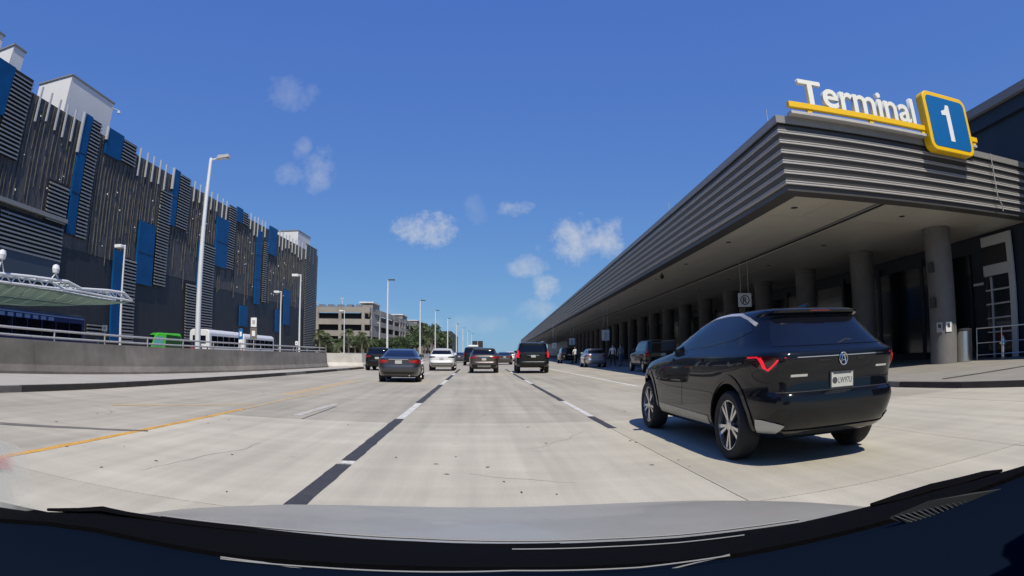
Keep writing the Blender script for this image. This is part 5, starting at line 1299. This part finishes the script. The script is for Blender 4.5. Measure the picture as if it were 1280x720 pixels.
topA = [(-120, 600), (0, 627), (60, 640), (120, 640), (200, 648), (300, 660), (400, 669), (520, 676.5), (640, 680), (760, 677), (850, 672), (930, 663), (1000, 653), (1085, 633), (1150, 616), (1220, 599), (1280, 582), (1390, 545)]
botB = [(-120, 620), (0, 648), (60, 652), (120, 660), (200, 677), (300, 694), (400, 702), (520, 707), (640, 709), (760, 706), (850, 700), (930, 690), (1000, 676), (1085, 656), (1150, 638), (1220, 612), (1280, 589), (1390, 552)]
A3 = [P_plan(*p, .86) for p in topA]; B3 = [P_plan(*p, .74) for p in botB]
def sheet(rows, thick):
    mb = MB(); n = len(rows[0]); vs = [p for r in rows for p in r]; m = len(vs); vs += [p - Vector((0, 0, thick)) for p in vs]; fs = []
    for k in range(len(rows) - 1):
        for i in range(n - 1): q4 = (k * n + i, k * n + i + 1, (k + 1) * n + i + 1, (k + 1) * n + i); fs += [q4, tuple(m + j for j in q4[::-1])]
    for i in range(n - 1): fs += [(i, m + i, m + i + 1, i + 1)]; b = (len(rows) - 1) * n; fs += [(b + i, b + i + 1, m + b + i + 1, m + b + i)]
    return mb.add(vs, fs)
mid = [(a * .45 + b * .55) + Vector((0, 0, .004)) for a, b in zip(A3, B3)]
op('cowl', sheet([A3, mid, B3], .05).mesh('cowl', True, 50), MT['cowl'])
op('hood_highlight', MB().path([p + Vector((0, .004, .004)) for p in A3[4:13]], .002, 6), MT['grey_trim'])  # highlight along the hood's rear edge, built as a thin grey tube
op('cowl_strip', MB().path([a.lerp(b, .42) + Vector((0, 0, .006)) for a, b in zip(A3[8:12], B3[8:12])], .001, 6), MT['grey_trim'])
# dashboard: from the glass edge back under the camera
D1 = [Vector((p.x * .97, p.y - .06, p.z + .006)) for p in B3]; D2 = [Vector((p.x * .92, p.y - .22, p.z - .01)) for p in B3]; D3 = [Vector((p.x * .9, p.y - .36, p.z - .06)) for p in B3]; D4 = [Vector((p.x * .9, p.y - .40, p.z - .22)) for p in B3]
B3l = [p + Vector((0, -.003, -.006)) for p in B3]
op('dashboard', sheet([B3l, D1, D2, D3, D4], .03).mesh('dashboard', True, 50), MT['dash'])
for pts in ([(276, 701), (400, 712), (640, 716), (800, 712), (912, 697)], [(276, 699), (330, 706), (396, 716)], [(912, 696), (870, 706), (830, 716)]):
    op('vent_trim', MB().path([P_plan(*p, .715) + Vector((0, 0, .003)) for p in pts], .0012, 6), MT['grey_trim'])
# speaker mesh on the dash: a perforated sheet of small bars
gr = [(1112, 652), (1160, 632), (1215, 622), (1280, 612), (1280, 660), (1240, 680), (1225, 690), (1170, 668)]
gm_ = op('speaker_grille', MB().prism([P_plan(*p, .70) + Vector((0, 0, .004)) for p in gr], (0, 0, .003)), MT['dash_grille'])
bars = MB()
for k in range(22):
    t = k / 21; a = P_plan(1118 + 150 * t, 650 - 34 * t + 2, .699) + Vector((0, 0, .008)); b = P_plan(1200 + 75 * t, 682 - 30 * t, .690) + Vector((0, 0, .008)); bars.tube(a, b, .0008, n=4)
o = op('grille_bar', bars, MT['dark_head']); o['kind'] = 'stuff'
# wiper arms resting on the cowl
def wiper(pts, w, yc):
    P = [P_plan(*p, yc) + Vector((0, 0, .004)) for p in pts]; return op('wiper', MB().path(P, w, 8, .6).mesh('wiper', True), MT['cowl'])
wiper([(1088, 634), (1125, 625), (1165, 613), (1200, 605), (1230, 596), (1252, 591)], [.004, .012, .013, .013, .010, .004], .85)
wiper([(60, 640), (100, 641), (128, 640), (160, 646), (300, 664), (520, 684), (700, 684)], [.004, .007, .009, .007, .008, .008, .005], .85)
# roof and pillars of the own car (shade the dashboard)
roofp = sheet([[Vector((ox + x, y, 1.45 - .06 * (x / .6) ** 2 + z)) for x in (-.62, -.4, 0, .4, .62)] for y, z in ((.12, -.02), (-.5, .03), (-1.4, .02), (-2.0, -.05))], .04)
op('roof', roofp.mesh('roof', True, 50), MT['p_own'])
for sx in (-1, 1):
    op('pillar', MB().path([(ox + sx * .90, .40, .86), (ox + sx * .76, .24, 1.18), (ox + sx * .61, .10, 1.40)], .035), MT['black'])
    op('rear_pillar', MB().path([(ox + sx * .80, -2.5, .86), (ox + sx * .62, -1.95, 1.38)], .06), MT['p_own'])
# windshield reflection at lower left, painted as a fading translucent sheet
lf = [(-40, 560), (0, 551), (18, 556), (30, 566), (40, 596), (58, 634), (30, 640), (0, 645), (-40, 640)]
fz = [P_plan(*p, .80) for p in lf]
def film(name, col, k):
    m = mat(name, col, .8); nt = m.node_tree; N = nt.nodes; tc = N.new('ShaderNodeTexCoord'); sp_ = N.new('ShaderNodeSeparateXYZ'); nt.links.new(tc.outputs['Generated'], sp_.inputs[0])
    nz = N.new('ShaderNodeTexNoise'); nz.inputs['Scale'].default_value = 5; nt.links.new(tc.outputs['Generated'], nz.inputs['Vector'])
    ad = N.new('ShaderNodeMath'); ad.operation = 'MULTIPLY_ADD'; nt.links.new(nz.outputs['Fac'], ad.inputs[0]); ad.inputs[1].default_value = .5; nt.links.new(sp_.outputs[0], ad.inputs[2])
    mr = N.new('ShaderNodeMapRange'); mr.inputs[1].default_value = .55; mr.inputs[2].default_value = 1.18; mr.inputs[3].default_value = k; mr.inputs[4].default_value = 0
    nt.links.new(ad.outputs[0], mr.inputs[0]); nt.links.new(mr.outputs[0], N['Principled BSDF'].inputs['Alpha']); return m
pale_film, pink = film('reflection_white', (.60, .62, .62), .62), film('reflection_pink', (.75, .25, .28), .5)
lfo = empty('windshield_reflection', fz[6] + Vector((0, 0, 0))); tag(lfo, 'white and pink windshield reflection put in as a translucent sheet at lower left', 'windshield_reflection'); LO = fz[6].copy()
o = obj('sheet', MB().prism(fz, (0, .002, 0)), pale_film, lfo); o.location = -LO
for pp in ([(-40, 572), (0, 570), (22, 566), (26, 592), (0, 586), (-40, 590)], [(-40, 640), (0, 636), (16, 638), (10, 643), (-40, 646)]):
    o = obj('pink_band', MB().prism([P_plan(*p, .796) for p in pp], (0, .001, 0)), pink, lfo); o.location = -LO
